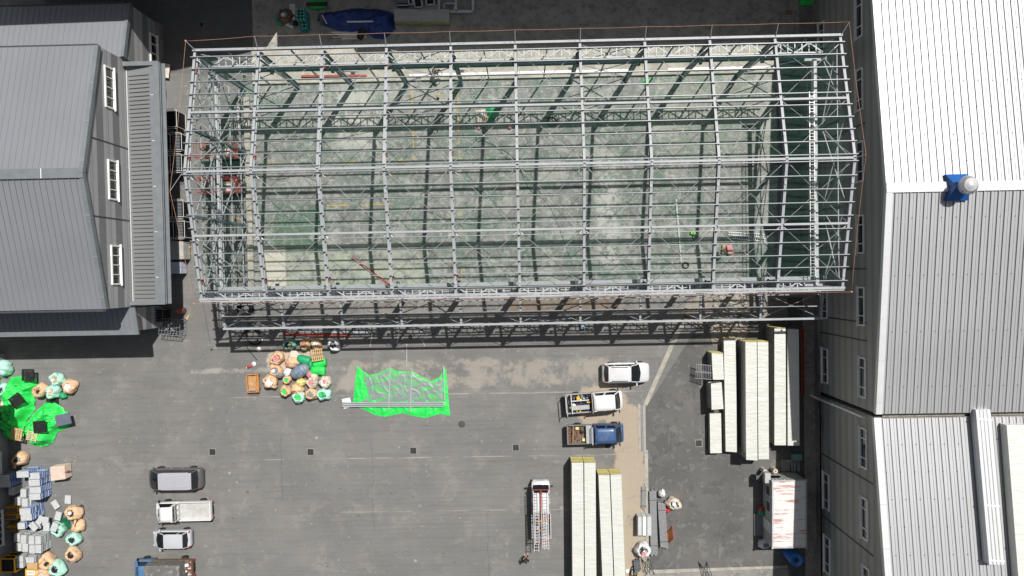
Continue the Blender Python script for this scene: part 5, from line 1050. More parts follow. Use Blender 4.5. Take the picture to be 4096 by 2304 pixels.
pts = [(958, 415), (950, 440), (954, 470), (956, 500), (960, 540), (966, 570), (965, 610), (970, 640)]
cable('white rolled sheet hanging along the left end of the floor', pts, m_paper, .07, 'white_roll')
# scissor lifts
def lift(px, py, label, hz, L=3.4, Wd=1.25):
    t = thing('scissor_lift', label, 'scissor lift', G(px, py, hz)-Vector((0, 0, hz)), .0)
    b = MB(); b.box((0, 0, .45), (L*.95, Wd*.8, .5), m_trimD); b.build('chassis', t, bevel=.03)
    for x in (-1, 1):
        for y in (-1, 1): b = MB(); b.lathe([(.05, -.12), (.3, -.12), (.3, .12), (.05, .12)], (0, 0, 0), m_rub, 16); o = b.build('wheel', t); o.location = (x*L*.34, y*Wd*.42, .3); o.rotation_euler = (PI/2, 0, 0)
    b = MB()
    for k in range(4):
        z0 = .7+(hz-.9)*k/4; z1 = .7+(hz-.9)*(k+1)/4
        for y in (-1, 1): b.beam((-L*.4, y*Wd*.3, z0), (L*.4, y*Wd*.3, z1), .06, .1, m_redp); b.beam((-L*.4, y*Wd*.25, z1), (L*.4, y*Wd*.25, z0), .06, .1, m_redp)
    b.build('scissor_arms', t); b = MB(); b.box((0, 0, hz-.12), (L, Wd, .1), m_redp); b.box((0, 0, hz-.06), (L*.96, Wd*.92, .02), m_dirt); b.box((L*.2, .2, hz+.05), (1.0, .35, .2), m_tanl); b.box((L*.2, -.3, hz+.05), (1.0, .4, .2), m_crG); b.build('platform', t)
    b = MB()
    for zz in (hz+.5, hz+1.0): b.tube([(-L/2, -Wd/2, zz), (L/2, -Wd/2, zz), (L/2, Wd/2, zz), (-L/2, Wd/2, zz)], .035, m_redp, 6, close=True)
    for x in (-.5, -.17, .17, .5):
        for y in (-.5, .5): b.tube([(x*L, y*Wd, hz-.1), (x*L, y*Wd, hz+1.0)], .03, m_redp, 6)
    b.build('guard_rail', t); b = MB(); b.box((L*.44, 0, hz+.55), (.08, Wd*.9, .5), m_redp); b.build('end_panel', t); return t
lift(884, 744, 'red scissor lift standing under the left end of the frame, the lower one', 2.0); lift(872, 606, 'red scissor lift under the left end of the frame, the upper one', 2.4)

# tubular cages, wrapped pallets by the west canopy
def cage(px, py, label, h, Lx, Ly, bars, m=m_wht, inner=m_blk, slats=True, rz=0, group='stacked tray cages under the left canopy', fill=True):
    t = thing('tray_cage', label, 'cage', G(px, py, h)-Vector((0, 0, h)), rz, group); b = MB(); r = .028
    for z in (.12, h): b.tube([(-Lx/2, -Ly/2, z), (Lx/2, -Ly/2, z), (Lx/2, Ly/2, z), (-Lx/2, Ly/2, z)], r, m, 6, close=True)
    for x in (-1, 1):
        for y in (-1, 1): b.tube([(x*Lx/2, y*Ly/2, 0), (x*Lx/2, y*Ly/2, h)], r, m, 6)
    for y in (-1, 1): b.tube([(-Lx*.5, y*(Ly/2+.14), h-.05), (Lx*.35, y*(Ly/2+.14), h-.05), (Lx*.42, y*(Ly/2+.1), h-.3)], r*.8, m, 6)
    b.tube([(-Lx*.18, -Ly/2, h), (-Lx*.18, Ly/2, h)], r, m, 6); b.build('frame', t)
    b = MB(); n = bars
    for k in range(n):
        y = -Ly/2+Ly*(k+.5)/n
        b.box((0, y, h*.5), (Lx*.92, Ly/n*.45, h*.82), inner)
        b.box((Lx*.12, y, h*.915), (Lx*.45, Ly/n*.55, .03), m_trimG if slats else inner)
        b.box((Lx*.42, y, h*.7), (.03, Ly/n*.5, .05), M('blue_clip', (.03, .15, .35), .5))
    b.build('trays', t); return t
c1 = cage(676, 474, 'uppermost of the three tray cages in the upper group beside the canopy', 1.8, 1.35, 1.45, 11, slats=False)
for (x, y, lb) in ((693, 568, 'middle tray cage of the upper group beside the canopy'), (693, 652, 'lowest tray cage of the upper group beside the canopy'), (700, 835, 'upper of the two tray cages in the lower group beside the canopy'), (705, 918, 'lower of the two tray cages in the lower group beside the canopy')): cage(x, y, lb, 1.8, 1.5, 1.42, 11)
sack(682, 560, .5, .25, m_redp, 'red tangle between the two upper tray cages', None, name='red_bundle', cat='bundle')
cage(605, 1262, 'dark empty cage in the shade at the corner of the left annex', 1.7, 2.0, 1.2, 5, m_trimG, slats=False, rz=-.06)
t = thing('rack', 'open grey wire rack of hooks and scraps at the corner of the left hall', 'rack', G(678, 1308, 1.3)-Vector((0, 0, 1.3)), -.1); b = MB(); 
for zz in (.1, 1.3):
    for k in range(8): b.tube([(-.95+.27*k, -.75, zz), (-.95+.27*k, .75, zz)], .022, m_trimG, 5)
    for k in range(5): b.tube([(-.95, -.75+.375*k, zz), (.95, -.75+.375*k, zz)], .025, m_trimG, 5)
for x in (-.95, .95):
    for y in (-.75, .75): b.tube([(x, y, 0), (x, y, 1.3)], .03, m_trimG, 5)
b.build('wire_frame', t); b = MB(); [b.lathe([(.03, 0), (.08, .06), (.09, .12), (.03, .2)], (random.uniform(-.8, .8), random.uniform(-.4, .4), 1.32), random.choice([m_whts, m_galv, m_woodd, m_trimG]), 8) for k in range(14)]; b.build('hook', t)
bundle('wrapped_pallet', 'grey film-wrapped pallet load with orange forks beside the canopy', [(660, 962), (733, 966), (735, 1036), (662, 1040)], 1.4, mt=m_wrapc, ms=m_wrapc, cat='pallet load', z0=.12)
t = thing('hand_truck', 'orange pallet jack forks sticking out of the grey wrapped load', 'pallet jack'); 
for y in (991, 1017): b = MB(); b.beam(G(725, y, .2), G(762, y-2, .2), .16, .08, m_orgp); b.build('fork', t)
for n_, (x, y, lb) in enumerate(((699, 1062, 'pale blue box stack, upper one, below the grey wrapped load'), (700, 1085, 'pale blue box stack, lower one, below the grey wrapped load'))): bundle('box_stack', lb, [(x-16, y-14), (x+22, y-13), (x+22, y+9), (x-16, y+9)], 1.3, mt=M('pale_blue_wrap', (.55, .6, .72), .5, .08), ms=M('pale_blue_wrap', (.5, .6, .7), .5), cat='box stack', z0=.12)
b = MB(); b.box((0, 0, .5), (.18, 1.1, 1.0), m_card); o = one(b, 'cardboard_sheet', 'upright cardboard sheet right of the pale blue box stacks', 'cardboard'); o.location = G(728, 1067, .5)-Vector((0, 0, .5))
b = MB(); b.prism([(p.x, p.y) for p in gp((659, 258), (688, 262), (682, 317), (653, 312))], .3, .36, m_tanl); one(b, 'board', 'cream board lying by the wall above the cages', 'board'); b = MB(); b.prism([(p.x, p.y) for p in gp((655, 355), (670, 358), (670, 390), (655, 392))], .3, .36, m_tanl); one(b, 'board', 'small cream board by the wall just above the cages', 'board')
t = thing('oil_drum', 'dark red drum with a pale rim beside the left hall corner', 'drum', G(714, 1245, .9)-Vector((0, 0, .9))); b = MB(); b.lathe([(.29, 0), (.31, .02), (.3, .28), (.32, .3), (.3, .32), (.3, .58), (.32, .6), (.3, .62), (.3, .88), (.32, .9), (.28, .9), (.27, .87)], (0, 0, 0), M('drum_red', (.2, .05, .045), .6, .15), 24); b.build('drum_body', t, True); b = MB(); b.lathe([(.275, .86), (.27, .88), (.01, .88)], (0, 0, 0), M('drum_lid', (.32, .1, .09), .6), 20); b.build('lid', t)
t = thing('broom', 'straw broom lying beside the dark red drum', 'broom', (0, 0, 0)); b = MB(); b.tube([G(777, 1230, .05), G(757, 1258, .05)], .015, m_wood, 5); b.build('handle', t); b = MB(); b.tube([G(758, 1257, .05), G(746, 1278, .05)], [.04, .16], m_wood, 8); b.build('bristles', t)

# ---------------- lower left corner: tarps, pallets, bags, crates
one(cloth([(14, 1560), (50, 1508), (90, 1502), (150, 1512), (158, 1540), (140, 1585), (146, 1600), (140, 1640), (112, 1680), (100, 1712), (98, 1750), (60, 1768), (30, 1750), (10, 1700), (8, 1640)], .75, m_tarp, .07, .75, .42, seed=31), 'green_tarp', 'big bright green tarp heap at the left edge carrying a black pallet', 'tarp', smooth=True)
one(cloth([(108, 1690), (150, 1640), (196, 1600), (232, 1612), (256, 1632), (262, 1648), (276, 1642), (286, 1680), (290, 1692), (280, 1706), (232, 1728), (216, 1770), (180, 1786), (140, 1784), (118, 1764), (104, 1730)], .68, m_tarp, .07, .7, .4, seed=37), 'green_tarp', 'second bright green tarp heap, right of the big one, with a grey board', 'tarp', smooth=True)
def ppal(px, py, z, rz, label, s=1.05, rx=.0):
    t = thing('plastic_pallet', label, 'pallet', G(px, py, z)-Vector((0, 0, 0)), rz); t.location.z = z; b = MB(); n = 9
    for k in range(n): b.box((-s/2+s*(k+.5)/n, 0, .06), (s/n*.5, s, .05), m_blk); b.box((0, -s/2+s*(k+.5)/n, .058), (s, s/n*.4, .045), m_blk)
    b.box((0, 0, .03), (s*.34, s*.34, .1), m_blk); b.build('deck', t); b = MB()
    for q in (-1, 1): b.box((q*s*.48, 0, .0), (.07, s, .14), m_blk); b.box((0, q*s*.48, .0), (s*.9, .07, .13), m_blk)
    b.build('rim', t); t.rotation_euler = (rx, rx*.5, rz); return t
ppal(112, 1500, 1.05, -.03, 'black plastic pallet at the top of the big green tarp heap'); ppal(66, 1602, 1.38, .62, 'black plastic pallet lying askew on the big green tarp heap'); ppal(158, 1707, 1.3, .06, 'dark plastic pallet on the second green tarp heap'); ppal(210, 1605, .1, 0, 'black plastic pallet on the ground above the second green heap')
pallet(66, 1737, 1.15, -.2, m_wood, 'wooden pallet on the lower edge of the big green tarp heap', n=5, gap=.25); pallet(128, 1744, 1.1, -.25+1.57, M('pale_pallet_wood', (.62, .5, .32), .8, .2, 6), 'pale wooden pallet wedged between the two green tarp heaps', L=.9, Wd=.95, n=6)
b = MB(); b.prism([(p.x, p.y) for p in gp((221, 1662), (277, 1650), (288, 1692), (222, 1708), h=1.05)], 1.03, 1.09, M('slate_board', (.12, .13, .18), .6)); one(b, 'grey_board', 'flat slate grey board on the second green tarp heap', 'board')
for a in [(153, 1563, 1.0, .6, m_tan, 'brown sack beside the big green tarp heap, left of the mint bags', (m_card, m_coal)), (222, 1518, .95, .58, m_mint, 'mint bag at the top of the left group, above the other mint bag', (m_card, m_whts)), (204, 1568, 1.0, .58, m_mint, 'mint bag between the two brown sacks of the left group', (m_tan, m_whts)), (272, 1548, .9, .62, m_tan, 'brown sack at the right of the left group with a white scrap', (m_paper,)), (248, 1583, .5, .3, m_tarpd, 'small dark green bag under the right brown sack', None),
 (2, 1475, 1.1, .65, m_mint, 'mint bag cut off by the left edge of the picture', None), (4, 1560, .9, .5, m_mint, 'pale mint bag at the left edge beside the green heap', (m_coal,)), (4, 1628, .8, .5, m_tanl, 'pale sack in the shade at the left edge below the mint bag', None),
 (72, 1838, 1.0, .62, m_tan, 'brown sack with a white tip half in shade above the blue boxes', (m_grys, m_coal)), (286, 2054, .95, .62, m_tan, 'brown sack with a white plastic sheet beside the black scraps', (m_coal, m_whts)), (305, 2110, .95, .54, m_tan, 'closed brown sack with a paper flap pointing right', None), (226, 2120, .85, .58, m_mint, 'mint bag of black scraps half under a grey lid', (m_coal,)), (290, 2160, .9, .62, m_mint, 'mint bag of black scraps, upper one of the free-standing pair', (m_coal,)), (284, 2222, .9, .6, m_tan, 'brown sack of black scraps below the mint bag', (m_coal,)),
 (184, 2252, 1.1, .72, m_tan, 'large brown sack with a small dark hole near the bottom edge', (m_tan, m_coal)), (221, 2278, 1.05, .66, m_mint, 'mint bag of black scraps at the bottom edge of the picture', (m_coal,)), (170, 2300, .9, .6, m_tan, 'brown sack cut off by the bottom edge', (m_tanl,))]:
    sack(a[0], a[1], a[2], a[3], a[4], a[5], a[6], neck='flap' in a[5] or 'tip' in a[5], open_=.5 if a[6] else .5)
b = MB(); b.box((0, 0, .4), (.9, .5, .8), m_crG); b.box((0, .1, .82), (.9, .7, .06), m_blk); o = one(b, 'storage_bin', 'light grey bin with a black top cut off by the left edge', 'bin'); o.location = G(8, 1525)
sack(322, 2030, .15, .22, m_coal, 'black scrap spilled on the asphalt right of the brown sack', None, name='scrap', cat='scrap'); sack(326, 2045, .15, .16, m_coal, 'smaller black scrap beside the spilled one', None, name='scrap', cat='scrap')
gp_ = ppal(258, 2094, .05, .02, 'dark green plastic pallet partly under the brown and mint bags')
for o in kids(gp_):
    o.data.materials.clear(); o.data.materials.append(M('green_pallet', (.01, .13, .06), .5))
ppal(292, 2222, .04, 0, 'black plastic pallet beneath the brown sack of black scraps')

# stacked boxes: first one of each kind built, the rest copied
def crate_proto(name, m_top, m_side, L, Wd, h_, cat, rib=True):
    t = thing(name, 'x', cat, (0, 0, 0)); b = MB(); b.prism([(-L/2, -Wd/2), (L/2, -Wd/2), (L/2, Wd/2), (-L/2, Wd/2)], 0, h_*.8, m_top, m_side); b.build('tray', t)
    b = MB(); b.box((0, 0, h_*.87), (L*1.02, Wd*1.02, h_*.14), m_top); 
    if rib: b.box((0, 0, h_*.95), (L*.34, Wd*.9, h_*.08), m_top); b.box((-L*.36, 0, h_*.95), (L*.12, Wd*.86, h_*.06), m_top)
    b.build('lid', t, bevel=.015); return t
cb = crate_proto('blue_carton', m_crG, m_blueS, 1.0, .56, .22, 'carton', False); cgp = crate_proto('grey_tray', m_crG, m_crGs, .52, .74, .15, 'tray'); used = {'b': False, 'g': False}
ORD = ['bottom', 'second', 'third', 'fourth', 'fifth', 'sixth', 'seventh', 'eighth', 'ninth', 'tenth', 'eleventh', 'twelfth']
def stack(kind, px, py, n, where, rz=0, jit=.02, sx=1):
    pr, hh, grp = (cb, .22, 'blue printed cartons in the lower left stacks') if kind == 'b' else (cgp, .15, 'grey trays in the lower left stacks')
    H = n*hh; g = G(px, py, H)
    for k in range(n):
        lab = ('topmost' if k == n-1 else ORD[k]+' from bottom' if k else 'lowest')+(' blue carton, stack ' if kind == 'b' else ' grey tray, stack ')+where; lab = ' '.join(lab.split()[:16])
        loc = (g.x+random.uniform(-jit, jit), g.y+random.uniform(-jit, jit), k*hh)
        if not used[kind]: used[kind] = True; o = pr; o.location = loc; o.rotation_euler = (0, 0, rz); o['label'] = lab
        else: o = dup(pr, loc, rz, lab)
        o['group'] = grp; o.scale = (sx, 1, 1)
for x, y, n, wv, s in ((90, 1898, 8, 'left of the cream cartons, upper row', 1.08), (136, 1905, 7, 'touching the cream cartons', 1), (136, 1932, 7, 'second below the cream cartons', 1), (139, 1961, 7, 'third below the cream cartons', 1), (139, 1988, 7, 'lowest of the four blue stacks', 1), (100, 2046, 8, 'above the tumbled grey lids, upper of two', 1), (105, 2071, 8, 'above the tumbled grey lids, lower of two', 1), (84, 2104, 6, 'half hidden left of the tumbled lids', .7), (15, 1913, 7, 'in the shade at the left edge, upper', 1), (20, 1937, 7, 'in the shade at the left edge, lower', 1)): stack('b', x, y, n, wv, .03, sx=s)
for x, y, n, wv in ((68, 2152, 10, 'upper row, far left'), (94, 2158, 10, 'upper row, second from left'), (126, 2161, 10, 'upper row, third from left'), (151, 2162, 10, 'upper row, far right'), (74, 2189, 10, 'lower row, far left'), (100, 2192, 10, 'lower row, second from left'), (128, 2197, 10, 'lower row, third from left'), (152, 2197, 10, 'lower row, far right'), (71, 2006, 8, 'left of the pair below the blue stacks'), (99, 2011, 8, 'right of the pair below the blue stacks'), (45, 1965, 7, 'in the shade left of the blue stacks'), (92, 1974, 8, 'small one beside the third blue stack'), (112, 2010, 6, 'low one right of the pair below the blue stacks')): stack('g', x, y, n, wv, -.05)
for x, y, n, wv, r in ((76, 2236, 8, 'rounded pair above the yellow cage, upper', 1.57), (76, 2260, 8, 'rounded pair above the yellow cage, lower', 1.57), (120, 2240, 7, 'beside the large brown sack', 1.57)): stack('g', x, y, n, wv, r)
for x, y, z, r, lb in ((272, 1998, .05, -.08, 'grey ribbed lid lying flat on the asphalt, furthest up'), (222, 2018, .1, .55, 'grey ribbed lid lying turned beside the flat one'), (233, 2064, .3, -.3, 'grey tray tilted above the mint bag'), (218, 2108, .8, -.4, 'grey lid lying on the mint bag of black scraps'), (186, 2108, .9, -.05, 'grey tray on top of the tumbled ones, right'), (182, 2085, .8, -.1, 'grey tray behind the tumbled ones, right'), (134, 2106, .9, .7, 'grey tray lying turned among the tumbled ones'), (160, 2080, .7, -.7, 'grey angled tray in the middle of the tumbled ones'), (150, 2098, .6, .1, 'grey tray beneath the tumbled ones')):
    q = dup(cgp, G(x, y, z+.1)-Vector((0, 0, .1)), r, lb); q['group'] = 'loose grey trays by the lower left stacks'; q.scale = (1.05, 1.05, 1)
t = thing('carton_load', 'cream cartons strapped in a tight row at the right of the blue stacks', 'carton load', (0, 0, 0), 0); P = gp((200, 1868), (258, 1862), (262, 1916), (203, 1924), h=1.0)
for k in range(6):
    b = MB(); b.prism([(p.x, p.y) for p in P], .08+.155*k, .08+.155*k+.145, M('cream_carton', (.62, .5, .42), .7, .06)); b.build('carton', t, bevel=.03)
b = MB(); b.beam((P[1]+P[2])/2+Vector((.02, 0, -.5)), (P[1]+P[2])/2+Vector((.04, 0, .0)), .3, .05, m_brn); b.build('strap', t)
ys = thing('yellow_cage', 'yellow steel pallet cage at the lower left corner', 'cage', G(30, 2262, 1.5)-Vector((0, 0, 1.5))); b = MB()
for z in (.1, .75, 1.5):
    for s in (-1, 1): b.box((s*.65, 0, z), (.08, 1.3, .1), m_yel); b.box((0, s*.62, z), (1.22, .08, .1), m_yel)
for s in (-1, 1):
    for q in (-1, 1): b.box((s*.65, q*.62, .75), (.1, .1, 1.5), m_yel)
b.build('frame', ys); b = MB(); b.box((0, 0, .7), (1.2, 1.2, 1.3), m_blk); b.build('panel', ys)
for n_, (x, y) in enumerate(((45, 2040), (42, 2068), (48, 2118))):
    b = MB(); b.box((0, 0, .5), (1.2, .5, 1.0), m_yel); b.box((0, 0, 1.02), (1.1, .4, .05), m_woodd); o = one(b, 'yellow_bin', ('upper', 'middle', 'lower')[n_]+' yellow bin in the shade against the workshop wall', 'bin', bevel=.02); o.location = G(x, y, 1.0)-Vector((0, 0, 1.0))
t = thing('yellow_crate', 'small yellow crate with a white panel of black lettering at the bottom edge', 'crate', G(124, 2292, .7)-Vector((0, 0, .7)), -.05); b = MB(); b.box((0, 0, .35), (1.1, .6, .7), m_yel); b.build('crate_body', t, bevel=.02); b = MB(); b.box((0, -.0, .712), (.75, .4, .02), m_paper); b.build('label_panel', t); b = MB(); [b.beam((-.3+.1*k, -.08+(.05 if k % 2 else 0), .727), (-.24+.1*k, .1, .727), .03, .006, m_blk) for k in range(6)]; b.beam((-.3, .0, .727), (.3, .02, .728), .02, .006, m_blk); b.build('lettering', t)
b = MB(); b.box((0, 0, .35), (.95, .7, .7), m_card); o = one(b, 'cardboard_box', 'plain cardboard box above the small yellow crate', 'box', bevel=.02); o.location = G(128, 2262, .7)-Vector((0, 0, .7)); o.rotation_euler = (0, 0, -.1)

# ================================================================= VEHICLES  (x forward, y left, origin on the ground at the centre)
def ringsec(x, w_, z0, zs, zt, rnd=.86):
    h = [(w_*.9, z0), (w_*.985, z0+(zs-z0)*.3), (w_, z0+(zs-z0)*.62), (w_*.98, zs-.03), (w_*.93, zs+.012), (w_*.6, zs+(zt-zs)*.8), (0, zt)]
    return [(x, y, z) for y, z in h]+[(x, -y, z) for y, z in reversed(h[:-1])]
def wheel(t, x, y, r=.33, wd=.22):
    s = 1 if y > 0 else -1; b = MB(); b.lathe([(r*.55, -wd/2), (r*.93, -wd/2), (r, -wd/2+.03), (r, wd/2-.03), (r*.93, wd/2), (r*.55, wd/2)], (0, 0, 0), m_rub, 24, Matrix.Rotation(PI/2, 3, 'X').to_4x4()); o = b.build('wheel', t, True); o.location = (x, y, r)
    b = MB(); b.lathe([(r*.1, -wd*.38), (r*.6, -wd*.4), (r*.6, wd*.4), (r*.1, wd*.38)], (0, 0, 0), m_alloy, 16, Matrix.Rotation(PI/2, 3, 'X').to_4x4()); q = b.build('rim', o); q.location = (0, s*.02, 0)
def car(label, px, py, ang, L, Wd, H, stations, green, paint_, roofp, cat='car', name='parked_car', wb=(.3, -.3), rails=0, ribs=0, tall=.0, hz=.9, ride=.22, r=.32, rack=False):
    """stations: (x fraction, half width fraction, shoulder z, centre z); green: x fractions (wind base, wind top, roof end, rear base), belt z, roof half width"""
    c = G(px, py, hz); t = thing(name, label, cat, (c.x, c.y, 0), ang); b = MB(); 
    b.loft([ringsec(L*x, Wd/2*w_, ride+(.08 if abs(x) > .47 else 0), zs, zt) for x, w_, zs, zt in stations], paint_); b.build('body', t, True)
    xb0, xt0, xt1, xb1, zb, rw = green; xb0, xt0, xt1, xb1 = [L*v for v in (xb0, xt0, xt1, xb1)]; bw = Wd/2*.9; rw = Wd/2*rw; zr = H-.06
    def gsec(x, hw, z, c_): return [(x, hw, z), (x+c_*.0, hw*.5, z+.02), (x+c_, 0, z+.03), (x, -hw*.5, z+.02), (x, -hw, z)]
    g = MB()
    # windscreen, rear glass, side glass as separate dark panes
    ws = [(xb0-.06, bw*.93, zb), (xb0+.07, 0, zb+.0), (xb0-.06, -bw*.93, zb), (xt0, -rw*.97, zr), (xt0+.06, 0, zr+.04), (xt0, rw*.97, zr)]
    g.add(ws, [(0, 1, 4, 5), (1, 2, 3, 4)], m_glassC); g.build('windscreen', t)
    g = MB(); rs_ = [(xb1+.04, bw*.9, zb), (xb1-.05, 0, zb), (xb1+.04, -bw*.9, zb), (xt1, -rw*.97, zr), (xt1-.04, 0, zr+.03), (xt1, rw*.97, zr)]; g.add(rs_, [(0, 1, 4, 5), (1, 2, 3, 4)], m_glassC); g.build('rear_window', t)
    for s in (1, -1):
        g = MB(); P0 = Vector((xb0-.06, s*bw*.99, zb)); P1 = Vector((xb1+.04, s*bw*.97, zb)); P2 = Vector((xt1, s*rw, zr)); P3 = Vector((xt0, s*rw, zr)); n = 3
        g.add([P0, P1, P2, P3], [(0, 1, 2, 3) if s < 0 else (3, 2, 1, 0)], m_glassC); g.build('side_window', t)
        b = MB(); b.beam(P0, P3+Vector((0, 0, .01)), .075, .05, paint_, (0, s, 1)); b.build('pillar', t); b = MB(); b.beam(P1, P2+Vector((0, 0, .01)), .11, .05, paint_, (0, s, 1))
        for f in ((.42, .72) if xt1-xt0 < -2.2 or True else ()): a = P0.lerp(P1, f+.04); d = P3.lerp(P2, f-.04); b.build('pillar', t); b = MB(); b.beam(a, d, .06, .035, m_blk if f < .6 else paint_, (0, s, 1))
        b.build('pillar', t)
    secs = []; N = 8
    for k in range(N+1):
        f = k/N; x = xt0+(xt1-xt0)*f; e = .045*math.sin(PI*min(1, f*1.0))
        edge = .05 if k in (0, N) else 0; hw = rw*1.03-edge
        secs.append([(x, hw, zr-.03), (x, hw*.97, zr+.012+e*.3), (x, hw*.6, zr+.03+e*.9), (x, 0, zr+.04+e), (x, -hw*.6, zr+.03+e*.9), (x, -hw*.97, zr+.012+e*.3), (x, -hw, zr-.03)])
    b = MB(); b.loft(secs, roofp)
    for k in range(ribs): y = -rw*.62+rw*1.24*k/(ribs-1); b.beam((xt0*.45+xt1*.55, y, zr+.075), (xt1*.93+xt0*.07, y, zr+.07), .05, .02, roofp); 
    b.build('roof', t, False)
    if rails:
        for s in (1, -1): b = MB(); b.beam((xt0-.3, s*rw*.88, zr+.09), (xt1+.25, s*rw*.88, zr+.09), .05, .05, m_blk); b.build('roof_rail', t)
    for s in (1, -1):
        for x in wb: wheel(t, L*x, s*(Wd/2-.1), r)
        b = MB(); b.box((xb0-.32, s*(Wd/2+.09), zb+.06), (.12, .22, .16), paint_); b.box((xb0-.3, s*(Wd/2-.03), zb+.03), (.06, .12, .06), m_blk); b.build('mirror', t, bevel=.02)
        b = MB(); b.box((L*.452, s*Wd*.34, .72), (.14, .22, .1), m_head); b.build('headlight', t, bevel=.03)
        b = MB(); b.box((-L*.474, s*Wd*.415, .92), (.1, .12, .26), m_lamp); b.build('tail_light', t, bevel=.02)
        for x in (.06, -.14): b = MB(); b.box((L*x, s*(Wd/2+.012), .82), (.2, .03, .035), m_alloy); b.build('door_handle', t)
    b = MB(); b.box((-L*.492, 0, .6), (.04, .5, .13), m_paper); b.build('number_plate', t)
    b = MB(); b.beam((xb0+.02, -.4*Wd/2, zb+.02), (xb0-.1, .5*Wd/2, zb+.08), .025, .02, m_blk); b.build('wiper', t)
    return t
ST_van = [(-.5, .74, .7, .74), (-.488, .88, .92, .95), (-.46, .95, .98, 1.0), (-.36, .99, 1.0, 1.04), (0, 1.0, 1.0, 1.04), (.2, 1.0, .98, 1.03), (.3, .985, .96, 1.0), (.4, .96, .88, .93), (.455, .88, .78, .84), (.485, .74, .66, .72), (.5, .5, .56, .6)]
car('dark grey minivan with a pale roof, topmost of the four vehicles at the lower left', 698, 1916, PI+.0, 5.05, 1.93, 1.78, ST_van, (.42, .215, -.385, -.44, 1.03, .8), p_grey, p_vanroof, name='minivan', ribs=5)
ST_cmp = [(-.5, .76, .72, .76), (-.485, .9, .9, .93), (-.45, .97, .95, .98), (-.3, 1.0, .96, 1.0), (.1, 1.0, .94, .99), (.28, .98, .92, .97), (.38, .94, .85, .9), (.45, .84, .74, .82), (.485, .68, .64, .68), (.5, .45, .55, .58)]
car('silver compact hatchback between the white truck and the blue box truck', 684, 2158, PI+.0, 3.6, 1.62, 1.5, ST_cmp, (.35, .116, -.37, -.44, .99, .8), p_silver, p_silver, name='hatchback', wb=(.31, -.33), r=.29)
ST_suv = [(-.5, .78, .8, .84), (-.485, .9, .98, 1.02), (-.44, .97, 1.04, 1.07), (-.3, 1.0, 1.06, 1.1), (0, 1.0, 1.05, 1.1), (.16, 1.0, 1.02, 1.12), (.26, .985, .98, 1.09), (.38, .96, .93, 1.02), (.45, .9, .86, .94), (.485, .78, .74, .8), (.5, .55, .62, .66)]
car('white sport utility car with roof rails parked alone below the lean-to', 2505, 1492, .0, 4.3, 1.85, 1.74, ST_suv, (.285, .08, -.39, -.462, 1.12, .76), p_suv, p_suv, name='parked_car', rails=1, ribs=4, hz=1.0)

